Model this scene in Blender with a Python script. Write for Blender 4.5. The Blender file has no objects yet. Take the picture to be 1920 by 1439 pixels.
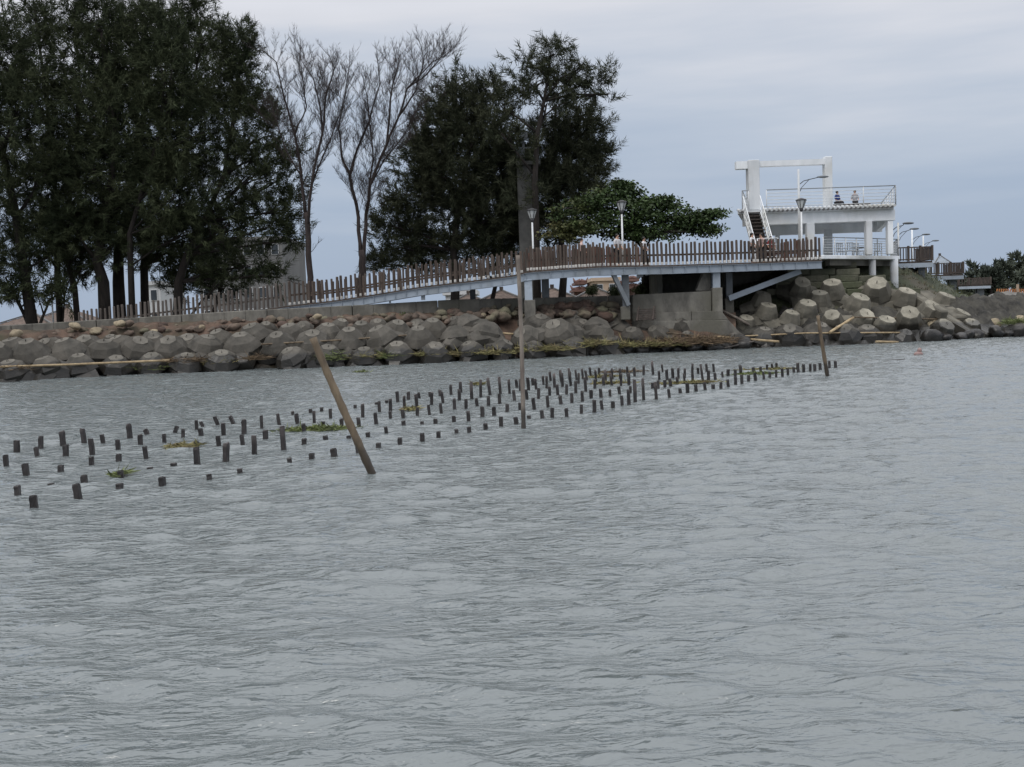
import bpy, bmesh, math, random
import numpy as np
from mathutils import Vector, Matrix
random.seed(7); RNG = np.random.default_rng(7)
sc = bpy.context.scene; col = sc.collection; PI = math.pi
# ------------------------------------------------------------ camera
F = 2000.0; H = 2.2
pit = math.atan(.0642); rol = math.atan(.035)
r0 = Vector((1,0,0)); u0 = Vector((0,math.sin(pit),math.cos(pit))); fw = Vector((0,math.cos(pit),-math.sin(pit)))
cr = r0*math.cos(rol)-u0*math.sin(rol); cu = u0*math.cos(rol)+r0*math.sin(rol)
cd = bpy.data.cameras.new('camera'); cam = bpy.data.objects.new('camera', cd); col.objects.link(cam)
cd.sensor_width = 36; cd.lens = 36*F/1920; cd.clip_end = 8000; cd.clip_start = .1
M = Matrix((cr, cu, -fw)).transposed().to_4x4(); M.translation = Vector((0,0,H)); cam.matrix_world = M
sc.camera = cam
# ------------------------------------------------------------ world and sun
sc.view_settings.view_transform = 'Standard'; sc.view_settings.look = 'None'
sc.view_settings.exposure = 0; sc.view_settings.gamma = 1
SUN_EL = math.radians(52); SUN_AZ = math.radians(215)      # behind the camera, to the left
w = bpy.data.worlds.new('World'); sc.world = w; w.use_nodes = True
nt = w.node_tree; nt.nodes.clear(); N = nt.nodes.new; L = nt.links.new
out = N('ShaderNodeOutputWorld'); bg = N('ShaderNodeBackground'); bg.inputs['Strength'].default_value = .1
sky = N('ShaderNodeTexSky'); sky.sky_type = 'NISHITA'; sky.sun_disc = False
sky.sun_elevation = SUN_EL; sky.sun_rotation = SUN_AZ; sky.dust_density = 4
tc = N('ShaderNodeTexCoord'); sp = N('ShaderNodeSeparateXYZ'); L(tc.outputs['Generated'], sp.inputs[0])
mp = N('ShaderNodeMapping'); mp.inputs['Scale'].default_value = (1.2,1.2,9); L(tc.outputs['Generated'], mp.inputs[0])
nz = N('ShaderNodeTexNoise'); nz.inputs['Scale'].default_value = 2.1; nz.inputs['Detail'].default_value = 5; nz.inputs['Roughness'].default_value = .5
L(mp.outputs[0], nz.inputs['Vector'])
ma = N('ShaderNodeMath'); ma.operation = 'MULTIPLY_ADD'; L(nz.outputs['Fac'], ma.inputs[0]); ma.inputs[1].default_value = .27
mb_ = N('ShaderNodeMath'); mb_.operation = 'ADD'; L(sp.outputs['Z'], mb_.inputs[0]); mb_.inputs[1].default_value = -.13
L(mb_.outputs[0], ma.inputs[2])
rp = N('ShaderNodeValToRGB'); L(ma.outputs[0], rp.inputs[0])
e = rp.color_ramp.elements
e[0].position = 0; e[0].color = (3.9,4.75,6.1,1); e[1].position = 1; e[1].color = (17,17.2,17.8,1)
for p, c in ((.09,(4.1,4.95,6.3)),(.17,(5.3,5.95,7.0)),(.26,(7.5,7.65,8.2)),(.5,(10,10.1,10.6))):
    q = e.new(p); q.color = (*c,1)
mx = N('ShaderNodeMix'); mx.data_type = 'RGBA'; mx.inputs[0].default_value = .9
L(sky.outputs[0], mx.inputs[6]); L(rp.outputs[0], mx.inputs[7]); L(mx.outputs[2], bg.inputs[0]); L(bg.outputs[0], out.inputs[0])
sd = bpy.data.lights.new('sun','SUN'); sd.energy = .9; sd.angle = math.radians(25); sd.color = (1,.97,.92)
so = bpy.data.objects.new('sun', sd); col.objects.link(so)
sv = Vector((math.sin(SUN_AZ)*math.cos(SUN_EL), math.cos(SUN_AZ)*math.cos(SUN_EL), math.sin(SUN_EL)))
so.rotation_euler = sv.to_track_quat('Z','Y').to_euler(); so.location = (0,0,60)
# ------------------------------------------------------------ helpers
def ray(px, py): return fw + cr*((px-960)/F) + cu*((719.5-py)/F)
def P(px, py, Y):                   # photo pixel and distance -> point
    d = ray(px,py); return Vector((0,0,H)) + d*(Y/d.y)
def PG(px, py, z=0):                # photo pixel on a horizontal level
    d = ray(px,py); return Vector((0,0,H)) + d*((z-H)/d.z)
def lerp(tab, x):
    if x <= tab[0][0]: a, b = tab[0], tab[1]
    elif x >= tab[-1][0]: a, b = tab[-2], tab[-1]
    else:
        for a, b in zip(tab, tab[1:]):
            if a[0] <= x <= b[0]: break
    t = (x-a[0])/(b[0]-a[0])
    return [a[i]+(b[i]-a[i])*t for i in range(1,len(a))]
WL = [(-300,733),(0,716),(250,702),(500,693),(800,681),(1000,672),(1180,663),(1370,655),(1540,650),(1700,643),(1860,634),(1920,631),(2300,612)]
def YW(px): return PG(px, lerp(WL,px)[0]).y
def rnd(a, b): return random.uniform(a,b)
def tag(o, label=None, cat=None, group=None, kind=None):
    if label: o['label'] = label
    if cat: o['category'] = cat
    if group: o['group'] = group
    if kind: o['kind'] = kind
    return o
def empty(name, loc, label, cat, group=None):
    o = bpy.data.objects.new(name, None); col.objects.link(o); o.location = loc; o.empty_display_size = .2
    return tag(o, label, cat, group)
def wloc(o):
    v = Vector(o.location)
    while o.parent: o = o.parent; v += Vector(o.location)
    return v
class MB:
    def __init__(s): s.v = []; s.f = []; s.sm = []
    def add(s, vs, fs, smooth=False):
        b = len(s.v); s.v += [tuple(v) for v in vs]; s.f += [tuple(i+b for i in f) for f in fs]; s.sm += [smooth]*len(fs); return s
    def box(s, c, size, rz=0, rx=0, ry=0):
        R = Matrix.Rotation(rz,3,'Z') @ Matrix.Rotation(ry,3,'Y') @ Matrix.Rotation(rx,3,'X'); c = Vector(c)
        vs = [c + R @ Vector((x*size[0]/2,y*size[1]/2,z*size[2]/2)) for z in (-1,1) for y in (-1,1) for x in (-1,1)]
        return s.add(vs, [(0,2,3,1),(4,5,7,6),(0,1,5,4),(2,6,7,3),(0,4,6,2),(1,3,7,5)])
    def bar(s, a, b, w, h):         # beam between two points, width w, height h
        a = Vector(a); b = Vector(b); d = (b-a).normalized()
        sd_ = d.cross(Vector((0,0,1)))
        if sd_.length < .01: sd_ = Vector((1,0,0))
        sd_.normalize(); up = sd_.cross(d).normalized()
        vs = [p + sd_*(i*w/2) + up*(j*h/2) for p in (a,b) for j in (-1,1) for i in (-1,1)]
        return s.add(vs, [(0,2,3,1),(4,5,7,6),(0,1,5,4),(2,6,7,3),(0,4,6,2),(1,3,7,5)])
    def prism(s, poly, z0, z1):     # plan polygon, z0/z1 number or list
        n = len(poly); a = z0 if hasattr(z0,'__len__') else [z0]*n; b = z1 if hasattr(z1,'__len__') else [z1]*n
        vs = [(p[0],p[1],a[i]) for i,p in enumerate(poly)] + [(p[0],p[1],b[i]) for i,p in enumerate(poly)]
        return s.add(vs, [tuple(range(n))[::-1], tuple(range(n,2*n))] + [(i,(i+1)%n,n+(i+1)%n,n+i) for i in range(n)])
    def tube(s, pts, rad, n=6, smooth=True, cap=True):
        pts = [Vector(p) for p in pts]; k = len(pts)
        if not hasattr(rad,'__len__'): rad = [rad]*k
        vs = []; prev = None
        for i, p in enumerate(pts):
            d = (pts[min(i+1,k-1)]-pts[max(i-1,0)]).normalized()
            if prev is None:
                ref = Vector((0,0,1)) if abs(d.z) < .9 else Vector((1,0,0)); a = d.cross(ref).normalized()
            else: a = (prev - d*prev.dot(d)).normalized()
            prev = a; b = d.cross(a)
            for j in range(n):
                t = 2*PI*j/n; vs.append(p + (a*math.cos(t)+b*math.sin(t))*rad[i])
        fs = [(i*n+j, i*n+(j+1)%n, (i+1)*n+(j+1)%n, (i+1)*n+j) for i in range(k-1) for j in range(n)]
        s.add(vs, fs, smooth)
        if cap: b0 = len(s.v)-k*n; s.f += [tuple(b0+j for j in range(n))[::-1], tuple(b0+(k-1)*n+j for j in range(n))]; s.sm += [False]*2
        return s
    def lathe(s, c, prof, n=12, smooth=True):   # prof list of (r,z)
        c = Vector(c); return s.tube([c+Vector((0,0,z)) for r,z in prof], [max(r,.001) for r,z in prof], n, smooth)
    def ball(s, c, r, n=8):
        r = r if hasattr(r,'__len__') else (r,r,r); c = Vector(c); vs = []; m = n//2+1
        for i in range(1,m):
            a = PI*i/m
            for j in range(n): vs.append(c+Vector((r[0]*math.sin(a)*math.cos(2*PI*j/n), r[1]*math.sin(a)*math.sin(2*PI*j/n), r[2]*math.cos(a))))
        fs = [(i*n+j,(i+1)*n+j,(i+1)*n+(j+1)%n,i*n+(j+1)%n) for i in range(m-2) for j in range(n)]
        t = len(vs); vs += [c+Vector((0,0,r[2])), c-Vector((0,0,r[2]))]
        fs += [(t,j,(j+1)%n) for j in range(n)] + [(t+1,(m-2)*n+(j+1)%n,(m-2)*n+j) for j in range(n)]
        return s.add(vs, fs, True)
    def build(s, name, m, parent=None, loc=None, bevel=0):
        base = wloc(parent) if parent else Vector((0,0,0)); off = Vector(loc) if loc is not None else Vector((0,0,0))
        me = bpy.data.meshes.new(name); c = base+off
        me.from_pydata([(v[0]-c.x,v[1]-c.y,v[2]-c.z) for v in s.v], [], s.f)
        me.polygons.foreach_set('use_smooth', s.sm); me.materials.append(m); me.update()
        o = bpy.data.objects.new(name, me); col.objects.link(o); o.location = off
        if parent: o.parent = parent
        if bevel:
            b = o.modifiers.new('bevel','BEVEL'); b.width = bevel; b.segments = 1; b.limit_method = 'ANGLE'
        return o
def mesh_np(name, V, Fc, m, parent=None, smooth=False):
    V = np.asarray(V, dtype=np.float32); Fc = np.asarray(Fc, dtype=np.int32); k = Fc.shape[1]
    if parent: V = V - np.array(wloc(parent), dtype=np.float32)
    me = bpy.data.meshes.new(name); me.vertices.add(len(V)); me.vertices.foreach_set('co', V.ravel())
    me.loops.add(Fc.size); me.loops.foreach_set('vertex_index', Fc.ravel()); me.polygons.add(len(Fc))
    me.polygons.foreach_set('loop_start', np.arange(0,Fc.size,k,dtype=np.int32)); me.polygons.foreach_set('loop_total', np.full(len(Fc),k,dtype=np.int32))
    me.polygons.foreach_set('use_smooth', np.full(len(Fc),smooth)); me.update(calc_edges=True); me.materials.append(m)
    o = bpy.data.objects.new(name, me); col.objects.link(o)
    if parent: o.parent = parent
    return o
def copy_tree(o, parent=None):
    c = o.copy(); col.objects.link(c); c.parent = parent
    for ch in [x for x in KIDS.get(o.name,[])]: KIDS.setdefault(c.name,[]); KIDS[c.name].append(copy_tree(ch, c))
    return c
KIDS = {}
def regkids():
    KIDS.clear()
    for o in col.objects:
        if o.parent: KIDS.setdefault(o.parent.name,[]).append(o)
ORD = ['first','second','third','fourth','fifth','sixth','seventh','eighth','ninth','tenth','eleventh','twelfth','thirteenth','fourteenth','fifteenth','sixteenth','seventeenth','eighteenth','nineteenth','twentieth']
def ordi(n):
    if n < 20: return ORD[n]
    t = ['twenty','thirty','forty','fifty','sixty','seventy'][(n+1)//10-2]; u = (n+1)%10
    return {'twenty':'twentieth','thirty':'thirtieth','forty':'fortieth','fifty':'fiftieth','sixty':'sixtieth','seventy':'seventieth'}[t] if u == 0 else t+'-'+ORD[u-1]
# ------------------------------------------------------------ materials
def mat(name, c, c2=None, scale=3, rough=.8, bump=.0, bscale=None, detail=6, metal=0, c3=None, stretch=None, wet=None, isl=0, spec=None, lo=.35, hi=.65):
    m = bpy.data.materials.new(name); m.use_nodes = True; t = m.node_tree; b = t.nodes['Principled BSDF']; n = t.nodes.new; l = t.links.new
    b.inputs['Roughness'].default_value = rough; b.inputs['Metallic'].default_value = metal
    if spec is not None: b.inputs['Specular IOR Level'].default_value = spec
    c2 = c2 or tuple(x*.7 for x in c)
    tx = n('ShaderNodeTexCoord'); geo = n('ShaderNodeNewGeometry'); mpn = n('ShaderNodeMapping'); l(geo.outputs['Position'], mpn.inputs[0])
    if stretch: mpn.inputs['Scale'].default_value = stretch
    ns = n('ShaderNodeTexNoise'); ns.inputs['Scale'].default_value = scale; ns.inputs['Detail'].default_value = detail; ns.inputs['Roughness'].default_value = .62
    l(mpn.outputs[0], ns.inputs['Vector'])
    cr_ = n('ShaderNodeValToRGB'); e = cr_.color_ramp.elements; e[0].position = lo; e[1].position = hi; e[0].color = (*c2,1); e[1].color = (*c,1)
    l(ns.outputs['Fac'], cr_.inputs[0]); cur = cr_.outputs[0]
    def mixc(fac, a, bcol, mode='MIX'):
        x = n('ShaderNodeMix'); x.data_type = 'RGBA'; x.blend_type = mode
        if isinstance(fac, float): x.inputs[0].default_value = fac
        else: l(fac, x.inputs[0])
        l(a, x.inputs[6])
        if isinstance(bcol, tuple): x.inputs[7].default_value = (*bcol,1)
        else: l(bcol, x.inputs[7])
        return x.outputs[2]
    if c3:
        n2 = n('ShaderNodeTexNoise'); n2.inputs['Scale'].default_value = scale*.31; n2.inputs['Detail'].default_value = 5; l(geo.outputs['Position'], n2.inputs['Vector'])
        mr = n('ShaderNodeMapRange'); mr.inputs[1].default_value = .5; mr.inputs[2].default_value = .68; l(n2.outputs['Fac'], mr.inputs[0])
        cur = mixc(mr.outputs[0], cur, c3)
    oi = n('ShaderNodeObjectInfo'); mr = n('ShaderNodeMapRange'); mr.inputs[3].default_value = .82; mr.inputs[4].default_value = 1.18; l(oi.outputs['Random'], mr.inputs[0])
    src = mr.outputs[0]
    if isl:
        mr2 = n('ShaderNodeMapRange'); mr2.inputs[3].default_value = 1-isl; mr2.inputs[4].default_value = 1+isl; l(geo.outputs['Random Per Island'], mr2.inputs[0]); src = mr2.outputs[0]
    vm = n('ShaderNodeVectorMath'); vm.operation = 'SCALE'; l(cur, vm.inputs[0]); l(src, vm.inputs['Scale']); cur = vm.outputs[0]
    if wet is not None:             # tide mark: dark wet stone below this height, broken edge
        sx = n('ShaderNodeSeparateXYZ'); l(geo.outputs['Position'], sx.inputs[0])
        n3 = n('ShaderNodeTexNoise'); n3.inputs['Scale'].default_value = 1.5; n3.inputs['Detail'].default_value = 4; l(geo.outputs['Position'], n3.inputs['Vector'])
        ad = n('ShaderNodeMath'); ad.operation = 'MULTIPLY_ADD'; l(n3.outputs['Fac'], ad.inputs[0]); ad.inputs[1].default_value = -.5; l(sx.outputs['Z'], ad.inputs[2])
        mw = n('ShaderNodeMapRange'); mw.inputs[1].default_value = wet-.3; mw.inputs[2].default_value = wet-.15; mw.inputs[3].default_value = .3; mw.inputs[4].default_value = 1; l(ad.outputs[0], mw.inputs[0])
        vm = n('ShaderNodeVectorMath'); vm.operation = 'SCALE'; l(cur, vm.inputs[0]); l(mw.outputs[0], vm.inputs['Scale']); cur = vm.outputs[0]
        mq = n('ShaderNodeMapRange'); mq.inputs[1].default_value = .3; mq.inputs[2].default_value = 1; mq.inputs[3].default_value = .35; mq.inputs[4].default_value = rough; l(mw.outputs[0], mq.inputs[0]); l(mq.outputs[0], b.inputs['Roughness'])
    l(cur, b.inputs['Base Color'])
    if bump:
        nb = n('ShaderNodeTexNoise'); nb.inputs['Scale'].default_value = bscale or scale*4; nb.inputs['Detail'].default_value = 6; l(mpn.outputs[0], nb.inputs['Vector'])
        bp = n('ShaderNodeBump'); bp.inputs['Strength'].default_value = bump; bp.inputs['Distance'].default_value = .05; l(nb.outputs['Fac'], bp.inputs['Height']); l(bp.outputs[0], b.inputs['Normal'])
    return m
CONC = mat('concrete',(.2,.19,.165),(.095,.09,.08),1.6,.9,.6,9,c3=(.115,.11,.09),stretch=(1,1,.5))
TETRA = mat('armour_concrete',(.12,.11,.094),(.05,.047,.04),1.3,.9,.45,9,c3=(.06,.054,.044),wet=.72)
TETRAC = mat('armour_concrete_lit_end_face',(.175,.162,.138),(.085,.08,.068),1.6,.9,.4,9,wet=.72)  # paler than the legs: light on up-facing ends put into the colour
TETRA2C = mat('pale_armour_lit_end_face',(.31,.29,.235),(.16,.15,.12),1.6,.9,.4,9,wet=.95)  # top-lit look painted in: ends lighter, block sides kept darker
TETRA2 = mat('pale_armour_concrete',(.19,.176,.142),(.085,.08,.065),1.1,.9,.45,8,c3=(.09,.083,.066),wet=.95)
ROCK = mat('boulder_stone',(.15,.11,.085),(.06,.048,.038),2,.9,.8,6,c3=(.16,.15,.1))
ROCK2 = mat('red_boulder_stone',(.11,.07,.053),(.045,.033,.028),2,.9,.8,6)
ROCKW = mat('pale_boulder_stone',(.34,.29,.2),(.2,.16,.11),3,.9,.6,8)
SHOREROCK = mat('wet_shore_stone',(.1,.09,.08),(.04,.038,.036),2,.5,.8,6,wet=.6)
EARTH = mat('bank_earth',(.13,.085,.062),(.05,.035,.026),1.4,.95,1,5,c3=(.06,.055,.035),wet=.5)
SOIL = mat('land_soil',(.12,.11,.08),(.06,.07,.04),.4,.95,.5,3)
GRASS = mat('slope_grass_cover',(.075,.085,.045),(.04,.05,.028),.9,.95,1,6,c3=(.1,.09,.065))
BLOCK = mat('mossy_block_stone',(.14,.135,.1),(.07,.075,.05),1.2,.95,.8,7,c3=(.09,.1,.06))
WOOD = mat('weathered_wood',(.105,.08,.065),(.05,.037,.03),6,.85,.4,20,stretch=(1,1,.15))
WOODG = mat('silver_grey_wood',(.14,.12,.105),(.07,.058,.052),6,.85,.4,20,stretch=(1,1,.15))
WOODR = mat('reddish_wood',(.15,.075,.055),(.07,.036,.028),6,.8,.4,20,stretch=(1,1,.15))
WOODD = mat('dark_timber',(.09,.07,.06),(.04,.033,.03),6,.85,.3,20,stretch=(1,1,.15))
STAKE = mat('waterlogged_wood',(.14,.12,.115),(.055,.047,.047),7,.8,.7,25,stretch=(1,1,.2),wet=.28)
BAMB = mat('old_bamboo',(.165,.125,.08),(.07,.05,.032),5,.7,.3,14,stretch=(1,1,.3),wet=.4)
BAMBG = mat('grey_bamboo',(.26,.225,.19),(.13,.105,.09),5,.75,.3,14,stretch=(1,1,.3),wet=.4)
BAMBY = mat('dry_bamboo',(.45,.35,.21),(.25,.18,.1),4,.7,.3,14)
STEEL = mat('painted_steel',(.33,.38,.44),(.24,.28,.32),2,.5,.1,14,c3=(.27,.3,.33),lo=.25,hi=.5)
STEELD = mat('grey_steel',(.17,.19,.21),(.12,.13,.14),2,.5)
WHITE = mat('white_paint',(.8,.82,.84),(.64,.67,.69),1.3,.6,.08,8,stretch=(1,1,.3),c3=(.55,.55,.52))
FOOT = mat('galvanised_foot',(.62,.6,.57),(.4,.38,.35),8,.5)
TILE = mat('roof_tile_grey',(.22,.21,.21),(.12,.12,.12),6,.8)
DARKM = mat('dark_metal',(.035,.035,.04),(.02,.02,.02),4,.5)
LGLASS = mat('lamp_glass',(.6,.62,.62),(.5,.52,.52),4,.2)
BARK = mat('dark_bark',(.035,.028,.024),(.016,.013,.012),6,.95,.8,20,stretch=(1,1,.25))
BARKB = mat('bare_bark',(.055,.04,.037),(.025,.02,.019),6,.95,.6,20,stretch=(1,1,.25))
NEED = mat('needle_foliage',(.06,.07,.036),(.026,.036,.019),.45,.8,isl=.45,spec=.15,lo=.3,hi=.7)
NEED2 = mat('grey_needle_foliage',(.065,.07,.042),(.03,.038,.022),.5,.8,isl=.45,spec=.15,lo=.3,hi=.7)
LEAF = mat('broad_leaf_foliage',(.055,.09,.026),(.022,.04,.013),.7,.6,isl=.5,spec=.3,c3=(.10,.085,.035))
FARL = mat('hazed_distant_foliage',(.11,.125,.095),(.065,.078,.064),.12,.9,isl=.3,spec=.1)  # paler and greyer than near foliage: distance haze put into the colour
REED = mat('drift_reed',(.23,.22,.09),(.13,.10,.05),2,.9,isl=.5)
STRAW = mat('drift_straw',(.17,.12,.07),(.08,.055,.035),2,.9,isl=.5)
GREENW = mat('green_weed',(.15,.18,.06),(.08,.1,.035),2,.8,isl=.5)
HUTROOF = mat('thatch_roof',(.16,.12,.1),(.08,.06,.05),4,.9,.5,12)
REDROOF = mat('red_tile',(.16,.085,.07),(.1,.055,.045),3,.7)
BUFF = mat('buff_plaster',(.5,.38,.28),(.42,.32,.24),.6,.9)
GREYB = mat('grey_plaster',(.2,.2,.2),(.15,.15,.15),.4,.9)
PALEB = mat('pale_plaster',(.6,.61,.62),(.5,.51,.52),.4,.9)
WIN = mat('window_glass',(.05,.06,.07),(.03,.035,.04),1,.15)
PLAS = mat('black_plastic',(.03,.028,.035),(.018,.017,.02),4,.22,1,6)
WPLAS = mat('white_plastic',(.75,.75,.73),(.6,.6,.58),4,.5,.4,9)
ORANGE = mat('orange_net',(.4,.17,.06),(.3,.12,.05),3,.8)
PINKM = mat('pink_buoy_paint',(.32,.22,.2),(.26,.17,.16),3,.6)
SAND = mat('grey_spoil',(.2,.19,.175),(.12,.115,.105),.8,.95,1,4,c3=(.15,.14,.12))
SKIN = mat('skin',(.45,.27,.19),(.4,.23,.16),5,.6)
HAIR = mat('hair',(.02,.015,.012),(.012,.01,.008),9,.6)
CW = mat('white_cloth',(.75,.74,.76),(.6,.6,.62),5,.9)
CP = mat('pinkish_cloth',(.6,.45,.42),(.5,.36,.33),5,.9)
CB = mat('blue_cloth',(.04,.07,.25),(.03,.05,.18),5,.9)
CG = mat('grey_cloth',(.35,.35,.37),(.25,.25,.27),5,.9)
CD = mat('dark_cloth',(.03,.03,.035),(.02,.02,.022),5,.9)
CR = mat('red_cloth',(.3,.05,.05),(.2,.035,.035),5,.9)
# ------------------------------------------------------------ water
def water():
    m = bpy.data.materials.new('murky_water'); m.use_nodes = True; t = m.node_tree; b = t.nodes['Principled BSDF']; n = t.nodes.new; l = t.links.new
    b.inputs['Base Color'].default_value = (.155,.178,.182,1); b.inputs['Roughness'].default_value = .09; b.inputs['IOR'].default_value = 1.75
    geo = n('ShaderNodeNewGeometry'); mpn = n('ShaderNodeMapping'); mpn.inputs['Scale'].default_value = (.8,1.3,1); mpn.inputs['Rotation'].default_value = (0,0,.25); l(geo.outputs['Position'], mpn.inputs[0])
    a = n('ShaderNodeTexNoise'); a.inputs['Scale'].default_value = 3.6; a.inputs['Detail'].default_value = 4; a.inputs['Roughness'].default_value = .55; l(mpn.outputs[0], a.inputs['Vector'])
    a2 = n('ShaderNodeTexNoise'); a2.inputs['Scale'].default_value = .09; a2.inputs['Detail'].default_value = 2; l(geo.outputs['Position'], a2.inputs['Vector'])
    mr = n('ShaderNodeMapRange'); mr.inputs[1].default_value = .35; mr.inputs[2].default_value = .65; mr.inputs[3].default_value = .7; mr.inputs[4].default_value = .9; l(a2.outputs['Fac'], mr.inputs[0])
    mp2 = n('ShaderNodeMapping'); mp2.inputs['Scale'].default_value = (.55,1.5,1); mp2.inputs['Rotation'].default_value = (0,0,-.2); l(geo.outputs['Position'], mp2.inputs[0])
    a3 = n('ShaderNodeTexNoise'); a3.inputs['Scale'].default_value = 7.5; a3.inputs['Detail'].default_value = 3; a3.inputs['Distortion'].default_value = .6; l(mp2.outputs[0], a3.inputs['Vector'])
    bq = n('ShaderNodeBump'); bq.inputs['Distance'].default_value = .06; bq.inputs['Strength'].default_value = .8; l(a3.outputs['Fac'], bq.inputs['Height'])
    bp = n('ShaderNodeBump'); bp.inputs['Distance'].default_value = .07; l(bq.outputs[0], bp.inputs['Normal']); l(mr.outputs[0], bp.inputs['Strength']); l(a.outputs['Fac'], bp.inputs['Height']); l(bp.outputs[0], b.inputs['Normal'])
    x0,x1,y0,y1,st = -38,42,2.5,66,.08
    ys = [y0]
    while ys[-1] < y1: ys.append(ys[-1]+.035+.0022*ys[-1])
    y1 = ys[-1]; ny = len(ys); nx = int((x1-x0)/st)+1
    X, Y = np.meshgrid(np.linspace(x0,x1,nx), np.array(ys)); Z = np.zeros_like(X); DX = np.zeros_like(X); DY = np.zeros_like(X)
    rg = np.random.default_rng(3)
    for i in range(170):
        lam = .2*(12.0)**(rg.random()**1.5); k = 2*PI/lam; th = rg.normal(-1.72,.45)
        amp = .0040*lam**1.0*(1.15 if lam < .7 else (.55 if lam < 1.2 else .5))
        ph = rg.random()*2*PI; arg = k*(X*math.cos(th)+Y*math.sin(th))+ph
        # groups of waves so that crests are short
        g = .65+.5*np.sin(k*.17*(X*math.cos(th+1.4)+Y*math.sin(th+1.4))+ph*3)
        Z += amp*g*np.cos(arg); DX -= amp*g*math.cos(th)*np.sin(arg); DY -= amp*g*math.sin(th)*np.sin(arg)
    fx = np.clip(np.minimum(X-x0,x1-X)/2,0,1)*np.clip(np.minimum(Y-y0,y1-Y)/1,0,1)
    V = np.stack([X+DX*fx*1.2, Y+DY*fx*1.2, Z*fx],-1).reshape(-1,3)
    I = np.arange(nx*ny).reshape(ny,nx)
    Fq = np.stack([I[:-1,:-1],I[:-1,1:],I[1:,1:],I[1:,:-1]],-1).reshape(-1,4)
    B = len(V); R = 2500
    ext = np.array([(-R,-R,0),(R,-R,0),(R,R,0),(-R,R,0),(x0,y0,0),(x1,y0,0),(x1,y1,0),(x0,y1,0)])
    fe = np.array([(0,1,5,4),(1,2,6,5),(2,3,7,6),(3,0,4,7)])+B
    o = mesh_np('water', np.vstack([V,ext]), np.vstack([Fq,fe]), m, smooth=True); tag(o, 'rippled grey green water of the channel', 'water', kind='structure')
water()
# ------------------------------------------------------------ land and embankment
WOFF = [(-300,4.5),(0,4.5),(500,4.6),(1000,4.6),(1340,3.6),(1500,4.6),(1700,5.2),(2300,6)]
def YWALL(px): return YW(px)+lerp(WOFF,px)[0]
pxs = list(range(-300,1361,20))
poly = [(P(x,600,YWALL(x)+.35).x, YWALL(x)+.35) for x in pxs]
b = MB(); n = len(poly)
far = [(2500,66),(2500,3000),(-2500,3000),(-2500,poly[0][1])]
XR = P(1480,560,66)
right = [(P(1380,560,66).x,66),(P(1700,560,80).x,80),(P(1800,560,92).x,92),(P(2000,560,100).x,100)]
allp = poly + right + far
b.add([(x,y,2.0) for x,y in allp], [tuple(range(len(allp)))])
tag(b.build('ground', SOIL), 'flat sandy ground behind the sea wall', 'ground', kind='structure')
from mathutils import noise as mn
def nz3(v, s=1, o=3): return mn.fractal(Vector(v)*s, 1, 2, o)
def strip(name, m, xs, prof, amp, label, cat='bank', sc_=1.2, sub=6):
    V = []; nv = 0
    for x in xs:
        q = prof(x); pts = []
        for (ya,za),(yb,zb) in zip(q,q[1:]):
            for i in range(sub): t = i/sub; pts.append((ya+(yb-ya)*t, za+(zb-za)*t))
        pts.append(q[-1]); nv = len(pts)
        for y,z in pts:
            p = P(x,620,y); d = nz3((p.x,y,z),sc_,4)
            V.append((p.x, y+d*amp*.4, z+d*amp))
    I = np.arange(len(V)).reshape(len(xs),nv)
    Fq = np.stack([I[:-1,:-1],I[1:,:-1],I[1:,1:],I[:-1,1:]],-1).reshape(-1,4)
    o = mesh_np(name, V, Fq, m, smooth=True); return tag(o, label, cat, kind='structure')
ZE = [(-300,2.3),(0,2.3),(150,2.38),(300,2.52),(450,2.47),(560,2.42),(700,2.55),(900,2.5),(1000,2.25),(1340,2.0),(1500,2.0)]
def prof_bank(x):
    yw = YW(x); wo = lerp(WOFF,x)[0]; ze = lerp(ZE,x)[0]; return [(yw-1.5,-1.2),(yw+.3,-.25),(yw+1.4,.45),(yw+wo*.6,1.25),(yw+wo*.85,ze-.25),(yw+wo+.15,ze),(yw+wo+.3,ze-.3)]
strip('embankment', EARTH, list(range(-300,1381,7)), prof_bank, .22, 'brown earth bank under the armour blocks', sub=5)
# right hand hillside below the pavilion
HT = [(1340,548,66),(1450,512,65),(1540,488,65.5),(1640,486,68),(1700,497,72),(1750,521,76),(1800,552,80),(1860,572,84),(1920,585,88),(2200,590,92)]
def hz(x, y, Y): return P(x,y,Y).z
def prof_hill(x):
    yw = YW(x); y, Yt = lerp(HT,x); Yt += 1.5 if x < 1700 else 0; zt = max(hz(x,y,Yt),1.2)
    zb = 1.9 if x < 1700 else 1.9-(x-1700)*.003
    return [(yw+3.4,max(zb*.5,.4)),(yw+5.3,max(zb*.9,.8)),(Yt,zt),(Yt+5,max(zt-.3,1.3)),(Yt+16,2.03)]
strip('hillside', GRASS, list(range(1366,2201,7)), prof_hill, .3, 'rough grassy slope under the white pavilion', 'hill', sub=6)
def prof_bed(x):
    yw = YW(x); zb = 1.7 if x < 1700 else 1.7+min(.5,(x-1700)*.004)
    return [(yw-1.5,-1.2),(yw+.5,-.15),(yw+2.6,zb*.45),(yw+4.6,zb),(yw+6.2,zb)]
BED = mat('armour_bed_rubble',(.08,.075,.062),(.02,.019,.017),1.6,.95,1,5,wet=.7)  # colour darkened so gaps between the blocks read as deep shade
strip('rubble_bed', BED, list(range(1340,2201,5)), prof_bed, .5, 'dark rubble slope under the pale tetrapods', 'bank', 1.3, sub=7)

hv = np.array([tuple(v.co) for v in bpy.data.objects['hillside'].data.vertices]); hv = hv[(hv[:,2]>1.6)&(hv[:,1]<95)]
hi = RNG.integers(0,len(hv),26000); GB = hv[hi]+RNG.normal(size=(26000,3))*np.array([.3,.25,.04])
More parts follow.
